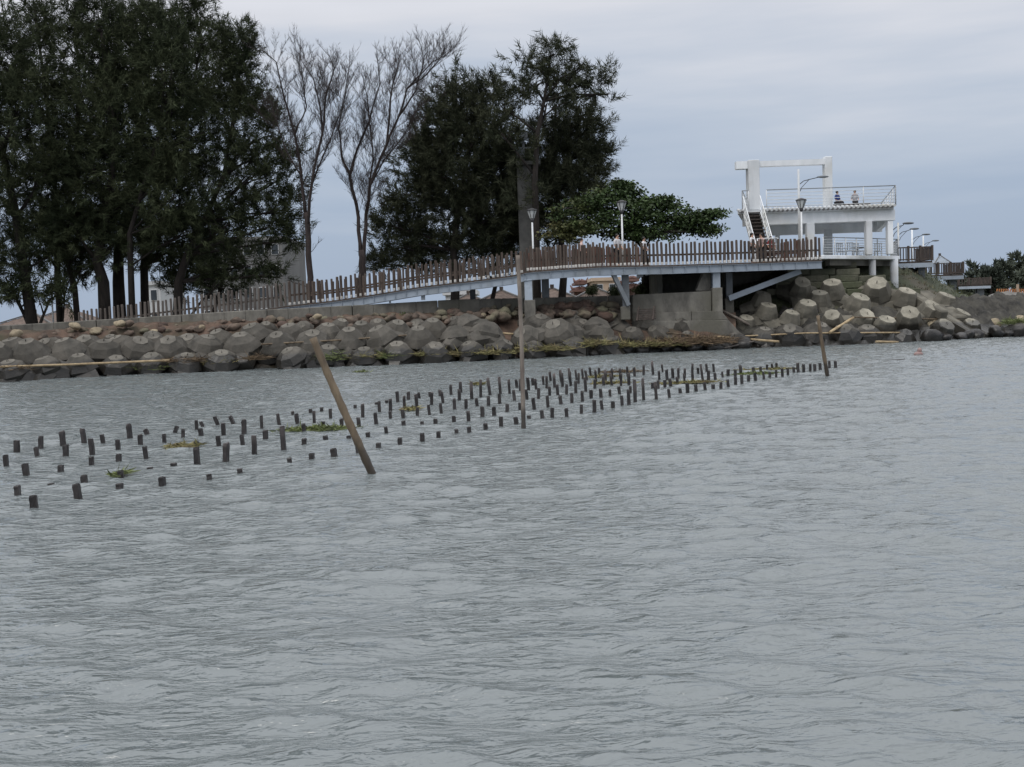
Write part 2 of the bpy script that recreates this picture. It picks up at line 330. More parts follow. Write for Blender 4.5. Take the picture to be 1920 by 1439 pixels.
# ------------------------------------------------------------ sea wall
WT = [(-300,629),(0,611),(150,602),(300,593),(450,583),(560,578),(700,571),(850,562),(940,560),(1000,559),(1180,554),(1250,550),(1335,546)]
wr = empty('sea_wall', P(600,600,YWALL(600)), 'long low stained concrete sea wall above the boulder bank', 'wall')
xs = list(range(-300,1181,40))+[1185]
for i,(a,c) in enumerate(zip(xs,xs[1:])):
    pa, pc = [P(x,lerp(WT,x)[0],YWALL(x)) for x in (a,c)]
    if i % 4 == 0: mb = MB()
    g = .02
    d = (pc-pa); d.z = 0; d.normalize(); e0 = g if i%4==0 else 0; e1 = g if i%4==3 else 0
    A = pa+d*e0; C_ = pc-d*e1
    mb.prism([(A.x,A.y),(C_.x,C_.y),(C_.x,C_.y+.4),(A.x,A.y+.4)],[.9]*4,[A.z,C_.z,C_.z,A.z])
    if i % 4 == 3 or c == 1185: mb.build('wall_panel', CONC, wr, bevel=.03)
# ------------------------------------------------------------ tetrapods
def tetra_mesh(name, m, n=8, tip=.38, root=.74, ln=1.02, top=(.8,.36,.82), seed=0):
    rg = random.Random(seed)
    dirs = [Vector((0,0,1))]+[Vector((math.cos(a)*.943,math.sin(a)*.943,-.333)) for a in (PI/2,PI/2+2*PI/3,PI/2+4*PI/3)]
    mb = MB(); base_ = (ln,tip,root)
    for k, d in enumerate(dirs):
        ref = Vector((1,0,0)) if abs(d.x) < .8 else Vector((0,1,0)); a = d.cross(ref).normalized(); c = d.cross(a)
        if k == 0: ln, tip, root = top
        else: ln, tip, root = base_
        vs = []; prof = [(0,root*.85),(.25,root),(.58,root*.55+tip*.47),(ln-.04,tip),(ln,tip-.04)]
        for (t,r) in prof:
            for j in range(n): th = 2*PI*(j+.5)/n; vs.append(d*t+(a*math.cos(th)+c*math.sin(th))*r*rg.uniform(.97,1.03))
        mb.add(vs, [(i*n+j,i*n+(j+1)%n,(i+1)*n+(j+1)%n,(i+1)*n+j) for i in range(len(prof)-1) for j in range(n)]+[tuple((len(prof)-1)*n+j for j in range(n))])
        h = d*(ln+.004)                                   # lifting eye on the flat end
        if k == 0: mb.tube([h+a*-.05, h+a*-.05+d*.07, h+a*.05+d*.07, h+a*.05],.014,5)
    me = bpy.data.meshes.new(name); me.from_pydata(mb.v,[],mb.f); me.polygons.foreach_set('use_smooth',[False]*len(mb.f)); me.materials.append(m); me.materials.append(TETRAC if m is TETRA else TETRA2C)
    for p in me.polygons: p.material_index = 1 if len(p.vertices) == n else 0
    return me
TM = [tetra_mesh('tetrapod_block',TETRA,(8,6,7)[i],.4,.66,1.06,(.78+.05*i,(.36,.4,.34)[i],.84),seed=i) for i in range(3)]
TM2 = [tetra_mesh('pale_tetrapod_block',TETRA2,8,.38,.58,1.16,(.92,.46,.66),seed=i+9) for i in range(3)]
LANDX = [(0,'the left edge'),(320,'the long bamboo tip'),(590,'the thick leaning pole'),(978,'the thin upright pole'),(1185,'the concrete abutment'),(1540,'the short reddish pole')]
def near(px):
    return [l for l in LANDX if l[0] <= px+1][-1][1] if px >= 0 else LANDX[0][1]
def place_t(px, py, Y, s, rot, m, row, cnt, lab, group):
    o = bpy.data.objects.new('tetrapod', m); col.objects.link(o); o.location = P(px,py,Y); o.scale = (s*rnd(.95,1.05),)*3; o.rotation_euler = rot
    k = near(px); cnt[(row,k)] = cnt.get((row,k),-1)+1
    return tag(o, lab.format(ordi(cnt[(row,k)]), k), 'armour block', group)
cnt = {}
ROWS = [('water', 7, .2, 0, 1.0,'{} dark wet armour block half sunk at the waterline past {}','half sunk armour blocks along the waterline'),
        ('middle', 34, 1.3, 32, 1.15,'{} grey armour block of the big middle row past {}','armour blocks of the middle row'),
        ('upper', 51, 2.4, 0, 1.05,'{} armour block in the row above the big ones past {}','armour blocks of the upper row'),
        ('top', 66, 3.2, 34, .7,'{} half buried armour block below the sea wall past {}','half buried armour blocks of the top row')]
for row, dy, dY, ox, s, lab, grp in ROWS:
    x = -40+ox
    while x < (1170 if row != 'water' else 1160):
        j = 1 if x < 850 else 2.2
        yaw = rnd(-.3,.3)*j; fl_ = PI if random.random() < .65 else 0; dyx = dy*(1-.16*(x<420 and row in('upper','top'))-.06*(x>900))
        if row == 'top' and x < 480 and random.random() < .6: x += 70; continue
        tilt = rnd(.25,.6) if row != 'top' else rnd(.2,1.2)
        if x > 850: tilt = rnd(-.4,1.1)
        R = (Matrix.Rotation(yaw,3,'Z') @ Matrix.Rotation(tilt,3,'X') @ Matrix.Rotation(rnd(-.25,.25)*j,3,'Y') @ Matrix.Rotation(fl_,3,'Z')).to_euler()
        if random.random() < (.97 if x < 850 else .85):
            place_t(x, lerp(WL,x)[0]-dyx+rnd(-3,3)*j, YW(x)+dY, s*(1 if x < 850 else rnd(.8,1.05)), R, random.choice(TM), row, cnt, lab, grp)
        x += (66 if row != 'top' else 72)+rnd(-5,5)*j
for (x,y,s) in ((1068,608,.95),(1118,626,.95),(1150,612,.9),(1205,617,.9),(1235,634,.85),(1276,622,1.0),(1185,640,.9),(1290,642,.75)):
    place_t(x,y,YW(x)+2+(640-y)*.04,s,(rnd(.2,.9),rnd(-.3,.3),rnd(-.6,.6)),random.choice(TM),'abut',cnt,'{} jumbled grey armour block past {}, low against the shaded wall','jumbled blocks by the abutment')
# pale large blocks at right, listed one by one
PB = [(1498,552,62.2,1.1),(1560,562,62.4,1.3),(1643,560,62.6,1.35),(1690,578,62,1.25),(1535,580,61.2,1.15),(1602,590,61,1.3),(1425,578,61.2,1.0),(1435,602,60,1.1),
      (1478,612,59.2,.95),(1508,598,60,1.15),(1560,612,59.4,1.0),(1612,612,59.6,1.1),(1700,612,59.6,1.25),(1655,628,58.9,1.1),(1758,632,59,1.15),(1732,600,61,1.2),
      (1430,645,57.6,1.05),(1480,640,57.7,1.15),(1530,640,57.8,1.15),(1585,640,57.8,1.1),(1625,640,58.2,1.1),(1690,645,58.2,1.0),(1790,612,61.5,1.1),(1762,585,63,1.2),(1815,628,60.5,1.0),(1380,648,57.3,.9),(1820,600,64,1.0),(1395,620,59.8,.9)]
for (x,y,Y,s) in PB:
    R = (Matrix.Rotation(rnd(-.45,.45)+(.5 if x>1720 else 0),3,'Z') @ Matrix.Rotation(rnd(.35,.8),3,'X') @ Matrix.Rotation((PI if random.random() < .7 else 0)+rnd(-.3,.3),3,'Z')).to_euler()
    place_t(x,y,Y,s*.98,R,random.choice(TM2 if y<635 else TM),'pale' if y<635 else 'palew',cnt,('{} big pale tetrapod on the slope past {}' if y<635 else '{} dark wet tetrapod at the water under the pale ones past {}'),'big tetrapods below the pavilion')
# receding armour beyond: a straight ramp of grey slabs and spoil
for i,(a,bq,wd) in enumerate((((1694,547,63),(1770,592,59.8),.6),((1728,553,64.5),(1800,602,60.6),.9),((1768,597,60.6),(1836,637,59.2),1.0),((1798,598,62),(1858,634,60.2),.9))):
    A = P(*a); B_ = P(*bq); o = MB().bar(A,B_,wd,.55).build('concrete_slab', TETRA2, loc=(A+B_)/2, bevel=.08)
    tag(o, ['uppermost','second highest','lower','lowest'][i]+' straight concrete slab sloping down the right end of the armour bank','slab','sloping concrete slabs')
# ------------------------------------------------------------ boulders
def rock_mesh(m, seed, name='boulder_mesh'):
    bm = bmesh.new(); bmesh.ops.create_icosphere(bm, subdivisions=3, radius=1)
    for v in bm.verts:
        d = mn.fractal(v.co*1.1+Vector((seed*7.1,0,0)),1,2,4); v.co *= 1+.32*d; v.co.z *= .78
    me = bpy.data.meshes.new(name); bm.to_mesh(me); bm.free(); me.polygons.foreach_set('use_smooth',[True]*len(me.polygons)); me.materials.append(m); return me
RM = {k:[rock_mesh(m,i+10*j) for i in range(4)] for j,(k,m) in enumerate((('b',ROCK),('r',ROCK2),('w',ROCKW),('s',SHOREROCK)))}
rc = {}
def rock(px, py, Y, r, k, lab, grp):
    o = bpy.data.objects.new('boulder', random.choice(RM[k])); col.objects.link(o); o.location = P(px,py,Y); o.scale = (r*rnd(.9,1.3),r*rnd(.8,1.1),r*rnd(.75,1))
    o.rotation_euler = (rnd(-.4,.4),rnd(-.4,.4),rnd(0,6)); q = near(px); rc[(lab,q)] = rc.get((lab,q),-1)+1
    return tag(o, lab.format(ordi(rc[(lab,q)]), q), 'boulder', grp)
x = -30
while x < 1170:
    wy = lerp(WT,x)[0]
    for t in range(2 if x<600 else 3):
        k = random.choice('bbbbbr')
        base = wy+ (21 if x < 600 else 24)+ t*9 + rnd(-4,4) - (6 if x>900 else 0)
        nm = {'b':'{} brown boulder','r':'{} reddish boulder'}[k]
        rock(x+rnd(-9,9), base, YWALL(x)-.45-t*.55, rnd(.12,.36)*(1.15 if x>600 else .85), k, nm+[' against the sea wall foot',' in the second line below the sea wall',' in the third line below the sea wall'][t]+' past {}', 'boulders below the sea wall')
    x += rnd(14,24)
for (x,y,r,k) in ((226,607,.3,'w'),(241,607,.25,'b'),(179,622,.28,'w'),(30,627,.3,'w'),(140,612,.25,'w'),(290,622,.2,'w'),(378,615,.22,'w'),(903,594,.3,'w'),(1125,582,.32,'b'),(595,595,.22,'w')):
    rock(x,y,YWALL(x)-.9,r,k,'{} pale rounded stone lying high on the earth bank past {}' if k=='w' else '{} rounded mossy stone lying high on the earth bank past {}','stones high on the bank')
for (x,y,r) in ((1020,592,.5),(1045,588,.5),(1062,578,.45),(1080,575,.45),(1100,582,.5),(1075,590,.5),(1120,590,.5),(1135,596,.45),(1098,572,.35),(1050,574,.35),(1035,600,.4),(1150,600,.4),(1165,592,.4),(1238,612,.3),(1250,617,.3),(1247,606,.25),(1195,602,.3)):
    rock(x,y,YWALL(x)-.8,r*.85,'r','{} brown red boulder heaped against the wall under the deck past {}','boulders heaped under the deck')
x = 1060
while x < 1400:
    rock(x, lerp(WL,x)[0]-rnd(1,9), YW(x)+rnd(-.1,.7), rnd(.3,.6), 's','{} dark wet stone at the water edge past {}','wet stones at the water edge'); x += rnd(11,20)
x = 1745
while x < 1990:
    for t in range(3):
        rock(x+rnd(-8,8), lerp(WL,x)[0]-8-t*15+rnd(-5,5), YW(x)+.6+t*2.2, rnd(.35,.7), 's' if t==0 else 'w','{} rubble rock '+['at the water','midway up','high up'][t]+' on the spoil bank past {}','rubble rocks on the far right bank')
    x += rnd(17,28)
# ------------------------------------------------------------ stakes
Z1 = "95,975,1045 230,950,1020 355,923,1003 475,908,997 732,882,970 828,912,945,1 985,895,932,-1 1107,862,918 1143,868,903,1 1225,838,890,1 1312,835,882,1 1373,858,935 1473,838,915 1571,823,893 1647,813,835 1674,825,886 1748,800,822 1768,810,876 1810,792,816 1860,800,860 210,1012,1073 371,998,1066 520,963,1055 580,943,990 665,972,1028 791,942,1008 925,942,990 1030,912,970 1133,908,962 1258,878,948 1366,945,1000 1494,918,972 1596,897,1024 1711,880,935 1817,870,910 36,1056,1122 149,1105,1173 342,1117,1153 515,1067,1122 668,1052,1098 822,1008,1078 1108,980,1010 1110,1010,1110 1232,950,1014 1271,988,1100 1432,945,1057 1711,965,1003 1833,950,980 845,1128,1143 976,1104,1132 1630,1075,1103 1755,1050,1083 1881,1020,1072 100,1230,1278 288,1218,1233 475,1170,1220 193,1282,1362 440,1217,1303 673,1218,1257 914,1180,1237 1178,1166,1194 1350,1137,1160 682,1145,1185"
Z2 = "318,778,795 361,770,840 436,763,778 455,755,822 437,818,883 340,847,897 390,932,953 283,950,970 243,852,910 495,752,768 516,742,812 516,812,860 493,900,933 558,700,762 617,704,750 595,725,802 590,802,858 592,866,907 665,718,792 679,708,745 668,790,845 695,870,895 736,778,836 748,706,778 738,706,735 770,855,886 797,692,732 813,700,767 803,765,830 858,662,725 877,740,805 873,840,875 904,688,758 913,645,712 941,745,800 975,643,752 955,810,866 1005,738,788 1024,633,738 1034,785,848 1067,728,785 1076,623,723 1100,787,836 1136,621,718 1131,713,770 1187,632,718 1173,772,824 1214,692,757 1227,633,682 1246,633,707 1285,688,747 1245,765,806 1294,621,700 1320,626,672 1336,630,690 1349,682,742 1377,612,662 1395,613,685 1403,722,792 1326,736,800 1418,590,650 1412,672,730 1440,600,682 1458,662,725 1475,725,775 1477,580,650 1485,595,678 1507,660,720 1524,568,640 1530,590,670 1537,710,768 1559,645,712 1563,578,640 1574,595,660 1600,572,635 1597,697,758 1620,582,640 1615,620,703 1643,565,620 1645,692,740 1665,632,692 1672,580,650 1690,568,614 1700,685,733 1725,580,650 1717,608,668 1752,690,728 1765,572,635 1762,600,668 1809,570,635 1805,673,723 1813,600,668 1851,560,620 1857,600,665 1866,670,712 1890,565,620 450,990,1020 570,960,1002 695,937,980 787,928,960 887,914,940 959,900,933 1051,880,922 1139,842,903 1225,845,884 1297,837,860 1371,806,855 1427,795,851 1508,795,842 1590,777,830 1664,747,820 1707,752,803 1767,758,797 1820,723,786 1857,688,775 335,1010,1045"
Z3 = "693,872,1000 740,865,990 812,890,982 885,927,975 947,925,955 988,893,950 1035,903,943 1087,888,937 1131,903,930 1175,888,926 1216,873,917 1258,858,905 1293,848,902 1330,850,888 1370,835,880 1417,830,875 1450,830,865 1486,820,863 1521,812,855 1552,812,852 1586,804,843 1610,780,838 1641,790,835 1677,785,832 1704,787,830 1734,782,820 1785,768,810 1820,770,808 792,892,930 823,878,928 860,877,920 892,868,913 931,860,902 971,842,895 1017,838,890 1047,808,846 1073,785,882 1105,822,882 1143,835,878 1185,830,865 1215,818,860 1255,818,860 1287,793,850 1360,805,840 1398,802,838 1434,790,825 1465,785,822 1488,780,820 741,792,850 794,770,850 828,825,880 848,788,840 873,818,880 905,810,870 936,808,870 971,810,870 1014,783,850 1095,785,830 1136,785,835"
ST = []
for zs, ox, oy in ((Z1,0,500),(Z2,560,500),(Z3,960,420)):
    for q in zs.split():
        v = [float(t) for t in q.split(',')]; ST.append((v[0]/3+ox, v[1]/3+oy, v[2]/3+oy, v[3] if len(v)>3 else 0))
def stake_mesh(seed):
    rg = random.Random(seed); bm = bmesh.new(); vs = []; w_ = .038
    for z in (-1,.0,.45,.8,.95,1.0):
        for (a,c) in ((-1,-1),(1,-1),(1,1),(-1,1)):
            k = 1 if z < .9 else rg.uniform(.82,1)
            vs.append(bm.verts.new((a*w_*k+rg.uniform(-.004,.004), c*w_*k+rg.uniform(-.004,.004), z if z<1 else 1+rg.uniform(-.16,.03))))
    for i in range(5):
        for j in range(4): bm.faces.new((vs[i*4+j],vs[i*4+(j+1)%4],vs[(i+1)*4+(j+1)%4],vs[(i+1)*4+j]))
    bm.faces.new(vs[-4:]); bm.faces.new(vs[:4][::-1])
    me = bpy.data.meshes.new('stake_mesh'); bm.to_mesh(me); bm.free(); me.materials.append(STAKE); return me
SM = [stake_mesh(i) for i in range(8)]
A = PG(64,955); B_ = PG(1567,690); dl = (B_-A).normalized(); nl = Vector((-dl.y,dl.x,0))
items = []
for (x,yt,yb,ln) in ST:
    g = PG(x,yb); h = (yb-yt)*g.y/F; row = min(5,max(0,int(round((g-A).dot(nl)/1.05)))); items.append([row,x,g,h,ln])
items.sort(key=lambda i:(i[0],i[1])); sc_ = {}
RN = ['front row','second row','third row','fourth row','fifth row','rearmost rows']
SL = [(0,'the left edge'),(640,'the thick leaning pole'),(980,'the thin upright pole'),(1191,'the tallest front stake')]
for row,x,g,h,ln in items:
    o = bpy.data.objects.new('mooring_stake', random.choice(SM)); col.objects.link(o); o.location = g; o.scale = (rnd(.88,1.1),rnd(.88,1.1),h)
    o.rotation_euler = (rnd(-.08,.08), rnd(-.09,.07)-.02+ (.45*ln and (.35*ln)*-1), rnd(-.25,.25))
    q = [l for l in SL if l[0] <= x+1][-1][1]; sc_[(row,q)] = sc_.get((row,q),-1)+1
    hw = 'stub of a' if h < .16 else 'short' if h < .32 else 'tall'
    tag(o, f"{'tilted ' if ln else ''}{hw} dark stake, {ordi(sc_[(row,q)])} past {q} in the {RN[row]}", 'stake', 'square wooden stakes standing in the water')
# ------------------------------------------------------------ poles
def pole(name, top, bot, rt, rb, m, label, lean_depth=0, nodes=8, cut=True, seed=1):
    g = PG(*bot); t = P(top[0],top[1],g.y+lean_depth); rg = random.Random(seed); mb = MB(); d = t-g; a = g-d*.15
    pts = []; rd = []; K = nodes*3
    for i in range(K+1):
        s = i/K; p = a+(t-a)*s + Vector((math.sin(s*4+seed)*.02,0,0))*d.length*.25
        r = rb+(rt-rb)*s
        pts.append(p); rd.append(r*(1.13 if i%3==0 else 1))
    mb.tube(pts, rd, 10)
    return tag(mb.build(name, m, loc=g), label, 'pole')
pole('bamboo_pole',(587,634),(697,889),.05,.058,BAMB,'thick brown bamboo pole leaning left out of the water in front of the stakes',0,9,seed=2)
pole('bamboo_pole',(970,479),(983,805),.036,.045,BAMBG,'thin tall grey bamboo pole standing almost upright in the water before the footbridge',0,14,seed=5)
pole('wooden_pole',(1534,592),(1551,705),.05,.06,BAMB,'short reddish pole leaning slightly at the far right end of the stakes',0,5,seed=8)
# ------------------------------------------------------------ footbridge
# front edge: px, picket bottom y, picket top y, distance
FE = [(148,625,585,60),(217,616,576,59.3),(267,609,568,58.9),(367,596,553,58.2),(467,584,540,57.6),(540,573,528,57.1),(627,563,518,56.8),(700,552,507,56.6),(790,537,492,56.4),(893,525,480,56.2),(970,515,470,56),(988,508,463,56),(1123,499,454,56.5),(1257,496.5,450.5,57.4),(1400,492,448,58.6),(1537,487,446,59.6)]
def fe(x): return lerp(FE,x)
def fpt(x, dy=0, dz=0): y,_,Y = fe(x); p = P(x,y,Y); return Vector((p.x,p.y+dy,p.z+dz))
def depth(x): return 3.0 if x < 1190 else 3.0+min(1,(x-1190)/30)*8
def picket_fence(name, x0, x1, step, label, back=0, m=WOOD, h=1.2, yoff=0, foot=True, lowrail=False):
    root = empty(name, fpt((x0+x1)/2, back), label, 'fence')
    K = max(2,int((x1-x0)/step)); xs = [x0+(x1-x0)*i/K for i in range(K+1)]
    mb = MB()
    for a,c in zip(range(x0,x1,30), list(range(x0+30,x1,30))+[x1]): mb.bar(fpt(a,back+.07,.52), fpt(c,back+.07,.52), .05,.1)
    mb.build('rail', m, root)
    if lowrail:
        mb = MB()
        for a,c in zip(range(x0,x1,30), list(range(x0+30,x1,30))+[x1]): mb.bar(fpt(a,back+.07,1.0), fpt(c,back+.07,1.0), .05,.08)
        mb.build('rail', m, root)
    loc0 = wloc(root); proto = []
    for s in range(4):
        rg = random.Random(s); q = MB(); w1 = .066
        q.add([(a*w1*k+rg.uniform(-.004,.004),c*w1*k*.8,z) for z,k in ((0,1),(.6,rg.uniform(.92,1.05)),(1.16,.95),(1.2,.7)) for a,c in ((-1,-.4),(-.4,-1),(.4,-1),(1,-.4),(1,.4),(.4,1),(-.4,1),(-1,.4))],
              [(i*8+j,i*8+(j+1)%8,(i+1)*8+(j+1)%8,(i+1)*8+j) for i in range(3) for j in range(8)]+[tuple(24+j for j in range(8))])
        me = bpy.data.meshes.new('picket_mesh'); me.from_pydata(q.v,[],q.f); me.materials.append(m); proto.append(me)
    fm = bpy.data.meshes.new('foot_mesh'); q = MB().box((0,-.07,.07),(.12,.05,.14)).box((0,-.105,.07),(.04,.03,.04)); fm.from_pydata(q.v,[],q.f); fm.materials.append(FOOT)
    for x in xs[:100]:
        p = fpt(x,back)
        o = bpy.data.objects.new('picket', random.choice(proto)); col.objects.link(o); o.parent = root; o.location = p-loc0
        o.scale = (rnd(.8,1.15),1,(h/1.2)*rnd(.93,1.06)); o.rotation_euler = (rnd(-.02,.02),rnd(-.03,.03)-.0,rnd(-.2,.2))
        if foot:
            f = bpy.data.objects.new('foot', fm); col.objects.link(f); f.parent = o
    return root
picket_fence('picket_fence',150,536,8.2,'grey brown picket fence sinking behind the sea wall at the left',foot=False,m=WOODG)
picket_fence('picket_fence',544,978,8.7,'brown picket fence climbing along the front of the sloping ramp')
picket_fence('picket_fence',990,1120,5.6,'close set brown picket fence over the left half of the level deck')
picket_fence('picket_fence',1125,1537,7.7,'brown picket fence along the front of the long level deck, up to its right end')
picket_fence('picket_fence',560,985,12,'rear picket fence on the far side of the sloping ramp',back=2.8,foot=False)
picket_fence('picket_fence',995,1210,5.6,'reddish rear picket fence behind the left half of the level deck',back=2.8,m=WOODR,foot=False,h=1.15)
picket_fence('picket_fence',1440,1535,6,'rear picket fence behind the right end of the level deck',back=2.2,foot=False,m=WOODR,h=1.2)
fb = empty('footbridge', fpt(1000), 'light blue steel footbridge with a timber deck raised on columns along the shore', 'footbridge')
xr = list(range(500,985,20))+[985]; xl = list(range(985,1537,23))+[1540]
def deckseg(xs_, y0, z0, z1, w=None, m=WOOD, name='deck'):
    mb = MB()
    L_ = [fpt(x) for x in xs_]; vs = []; n_ = len(L_)
    for x,p in zip(xs_,L_):
        d = depth(x) if w is None else w
        for yy in (y0, d):
            for zz in (z0,z1): vs.append((p.x+ (0 if yy==y0 else 0), p.y+yy, p.z+zz))
    fs = []
    for i in range(n_-1):
        a = i*4; c = a+4; fs += [(a,c,c+1,a+1),(a+2,a+3,c+3,c+2),(a+1,c+1,c+3,a+3),(a,a+2,c+2,c)]
    fs += [(0,1,3,2),((n_-1)*4,(n_-1)*4+2,(n_-1)*4+3,(n_-1)*4+1)]
    mb.add(vs,fs); return mb.build(name, m, fb)
deckseg(xr,-.12,-.1,-.02); deckseg(xl,-.12,-.1,-.02)
def beam(xs_, y, name='edge_beam', h=.32, top=-.1, m=STEEL, stiff=True):
    mb = MB()
    for a,c in zip(xs_,xs_[1:]):
        pa = fpt(a,y,top-h/2); pc = fpt(c,y,top-h/2)
        mb.bar(pa,pc,.02,h); mb.bar(pa+Vector((0,0,h/2-.012)),pc+Vector((0,0,h/2-.012)),.18,.025); mb.bar(pa-Vector((0,0,h/2-.012)),pc-Vector((0,0,h/2-.012)),.18,.025)
        if stiff: mb.box(pa+Vector((.02,-.045,0)),(.02,.07,h-.06))
    return mb.build(name, m, fb)
beam(xr,-.02,h=.38); beam(xl,-.02,h=.4); beam(xr,2.7,m=STEELD,stiff=False); beam(list(range(985,1200,23)),2.7,m=STEELD,stiff=False)
mb = MB()
for x in range(700,1540,45): p = fpt(x,0,-.25); mb.bar(p+Vector((0,.1,0)), p+Vector((0,depth(x)-.2,0)),.1,.22)
mb.build('cross_beam', STEELD, fb)
def hcol(x, y0, y1, dy, wd, name='column', m=STEEL):
    Y = fe(x)[2]+dy; a = P(x,y0,Y); c = P(x,y1,Y); mb = MB(); zc = (a.z+c.z)/2; hh = abs(a.z-c.z)
    mb.box((a.x,a.y-wd/2+.02,zc),(wd,.03,hh)).box((a.x,a.y+wd/2-.02,zc),(wd,.03,hh)).box((a.x,a.y,zc),(.03,wd-.08,hh))
    return mb.build(name, m, fb)
def ped(x, y0, y1, dy, wd, m=CONC):
    Y = fe(x)[2]+dy; a = P(x,y0,Y); c = P(x,y1,Y); return MB().box((a.x,a.y,(a.z+c.z)/2),(wd,wd,abs(a.z-c.z))).build('pedestal', m, fb, bevel=.03)
hcol(990,524,563,.15,.4); ped(993,563,610,.2,.58)
hcol(1022,522,563,2.6,.4,m=STEELD)
hcol(793,549,563,.15,.2); hcol(731,560,570,.15,.1); hcol(886,540,562,2.5,.3,m=STEELD)
hcol(1172,516,575,.5,.36,m=STEELD); ped(1172,575,600,.5,.5)
hcol(1342,511,540,.3,.4); ped(1343,540,590,.3,.56); hcol(1366,512,560,1.8,.35,m=STEELD); ped(1366,560,600,1.8,.5)
mb = MB(); mb.bar(P(1150,515,56.8),P(1178,573,57.0),.22,.22); mb.build('strut', STEELD, fb)
mb = MB(); mb.bar(P(1366,560,59.6),P(1500,509,60.0),.25,.3); mb.build('strut', STEEL, fb)
# abutment under the deck
ab = empty('abutment', P(1260,600,59), 'stained concrete abutment of stepped blocks with a slanted wing, under the level deck', 'abutment')
def panel(name, pts, Y, th, m=CONC, parent=ab):   # vertical plate with outline given in the photo, real thickness
    n_ = len(pts); a = [P(x,y,Y) for x,y in pts]; vs = [tuple(p) for p in a]+[(p.x,p.y+th,p.z) for p in a]
    return MB().add(vs,[tuple(range(n_))[::-1],tuple(range(n_,2*n_))]+[(i,(i+1)%n_,n_+(i+1)%n_,n_+i) for i in range(n_)]).build(name,m,parent,bevel=.02)
panel('upper_block',[(1186,553),(1334,546),(1334,584),(1186,588)],58.3,.8)
panel('middle_block',[(1186,588),(1296,584.5),(1296,602),(1186,604)],58.1,.9)
panel('middle_block',[(1297,584.5),(1352,583),(1366,600),(1297,602)],58.1,.9)
panel('lower_block',[(1200,603),(1366,600.5),(1395,632),(1200,640)],57.9,1.2)
panel('wing',[(1305,546),(1318,512),(1333,511.5),(1333,546)],58.6,.6)
bw = empty('back_wall', P(1300,540,66), 'dark concrete wall closing the space under the wide deck', 'wall')
mb = MB(); a = P(1205,560,66.5); c = P(1545,560,66.5); mb.box(((a.x+c.x)/2,66.7,3.25),(c.x-a.x,.4,2.5)); mb.build('wall_panel', CONC, bw)
a2 = P(1205,560,60.2); mb = MB(); mb.box((a2.x+1.0,63.4,3.2),(.3,6.2,2.4)); mb.build('wall_panel', CONC, bw)
# block wall under right end of deck and pavilion
bk = empty('block_wall', P(1580,520,64), 'mossy retaining wall of large grey blocks below the white pavilion', 'wall')
for r in range(5):
    mb = MB(); x = 1440+r*14+rnd(-8,8); zc = None
    while x < 1690-r*32:
        wd = rnd(38,60); y = 549-r*12.5; Y = 62.9+r*.55
        a = P(x,y+6,Y); c = P(x+wd-1.2,y+6,Y)
        mb.box(((a.x+c.x)/2,Y+.35+rnd(-.03,.03),a.z+.2),(c.x-a.x,.9,.39)); x += wd
    mb.build('block_course', BLOCK, bk, bevel=.035)
# ------------------------------------------------------------ white pavilion
pv = empty('pavilion', P(1600,520,65), 'white two storey concrete viewing pavilion with stairs, railings and a gate frame on top', 'pavilion')
lz = P(1545,480,62.5).z
lA = P(1545,480,62.5); lB = P(1687,480,67.3)
lpoly = [(lA.x-3.5,62.0),(lA.x,lA.y),(lB.x,lB.y),(lB.x+2.4,lB.y+8),(lA.x-1.0,lB.y+8)]
lz = 2.2+ (PG(0,0,0).z*0) + 2.85
MB().prism(lpoly,lz-.22,lz).build('floor_slab', WHITE, pv, bevel=.02)
mb = MB(); mb.bar((lA.x+.5,lA.y+1,lz-.4),(lB.x-.3,lB.y+1,lz-.4),.3,.35); mb.build('floor_beam', CONC, pv)
uz = P(1530,389,64).z
uA = P(1383,393,64); uB = P(1676,386,64)
SH = .27
MB().prism([(uA.x,64),(uB.x,64),(uB.x+11*SH,75),(uA.x+11*SH,75)],uz-.25,uz-.05).build('roof_slab', WHITE, pv)
def beamz(x0,x1,y0,y1,Y,th,name='roof_beam'):
    a = P(x0,y0,Y); c = P(x1,y1,Y); return MB().box(((a.x+c.x)/2,Y+th/2,(a.z+c.z)/2),(abs(c.x-a.x),th,abs(a.z-c.z))).build(name, WHITE, pv, bevel=.02)
a = P(1427,0,64.3).x; c = P(1674,0,64.3).x
MB().box(((a+c)/2,64.45,uz-.25-.33),(c-a,.3,.66)).build('roof_beam', WHITE, pv, bevel=.02)
MB().box(((a+c)/2+10*SH,74.4,uz-.25-.33),(c-a,.3,.66)).build('roof_beam', WHITE, pv, bevel=.02)
MB().bar((c-.15,64.7,uz-.25-.3),(c-.15+9.4*SH,74.1,uz-.25-.3),.3,.6).build('roof_beam', WHITE, pv, bevel=.02)
a3 = P(1385,0,64.3).x; c3 = P(1394,0,64.3).x
MB().box(((a3+c3)/2,64.45,uz-.6),(c3-a3,.3,.7)).build('roof_beam', WHITE, pv, bevel=.02)
def colz(x0,x1,Y,z0,z1,name='column',th=.45):
    a = P(x0,430,Y).x; c = P(x1,430,Y).x; return MB().box(((a+c)/2,Y+th/2,(z0+z1)/2),(c-a,th,z1-z0)).build(name, WHITE, pv, bevel=.025)
colz(1513,1528,64.2,lz,uz-.9); colz(1548,1561,70,lz,uz-.9); colz(1624.5,1636,64.2,lz,uz-.9); colz(1665,1675,64.35,lz,uz-.9); colz(1625,1634,74.2,lz,uz-.9); colz(1516,1526,74.2,lz,uz-.9)
colz(1455,1462,74.2,lz-1,uz-.9)
def legz(x,Y,y1,w_,name='support_column'):
    p = P(x,y1,Y); MB().lathe((p.x,p.y,0),[(w_/2,p.z-.6),(w_/2,lz-.22)],12).build(name, WHITE, pv)
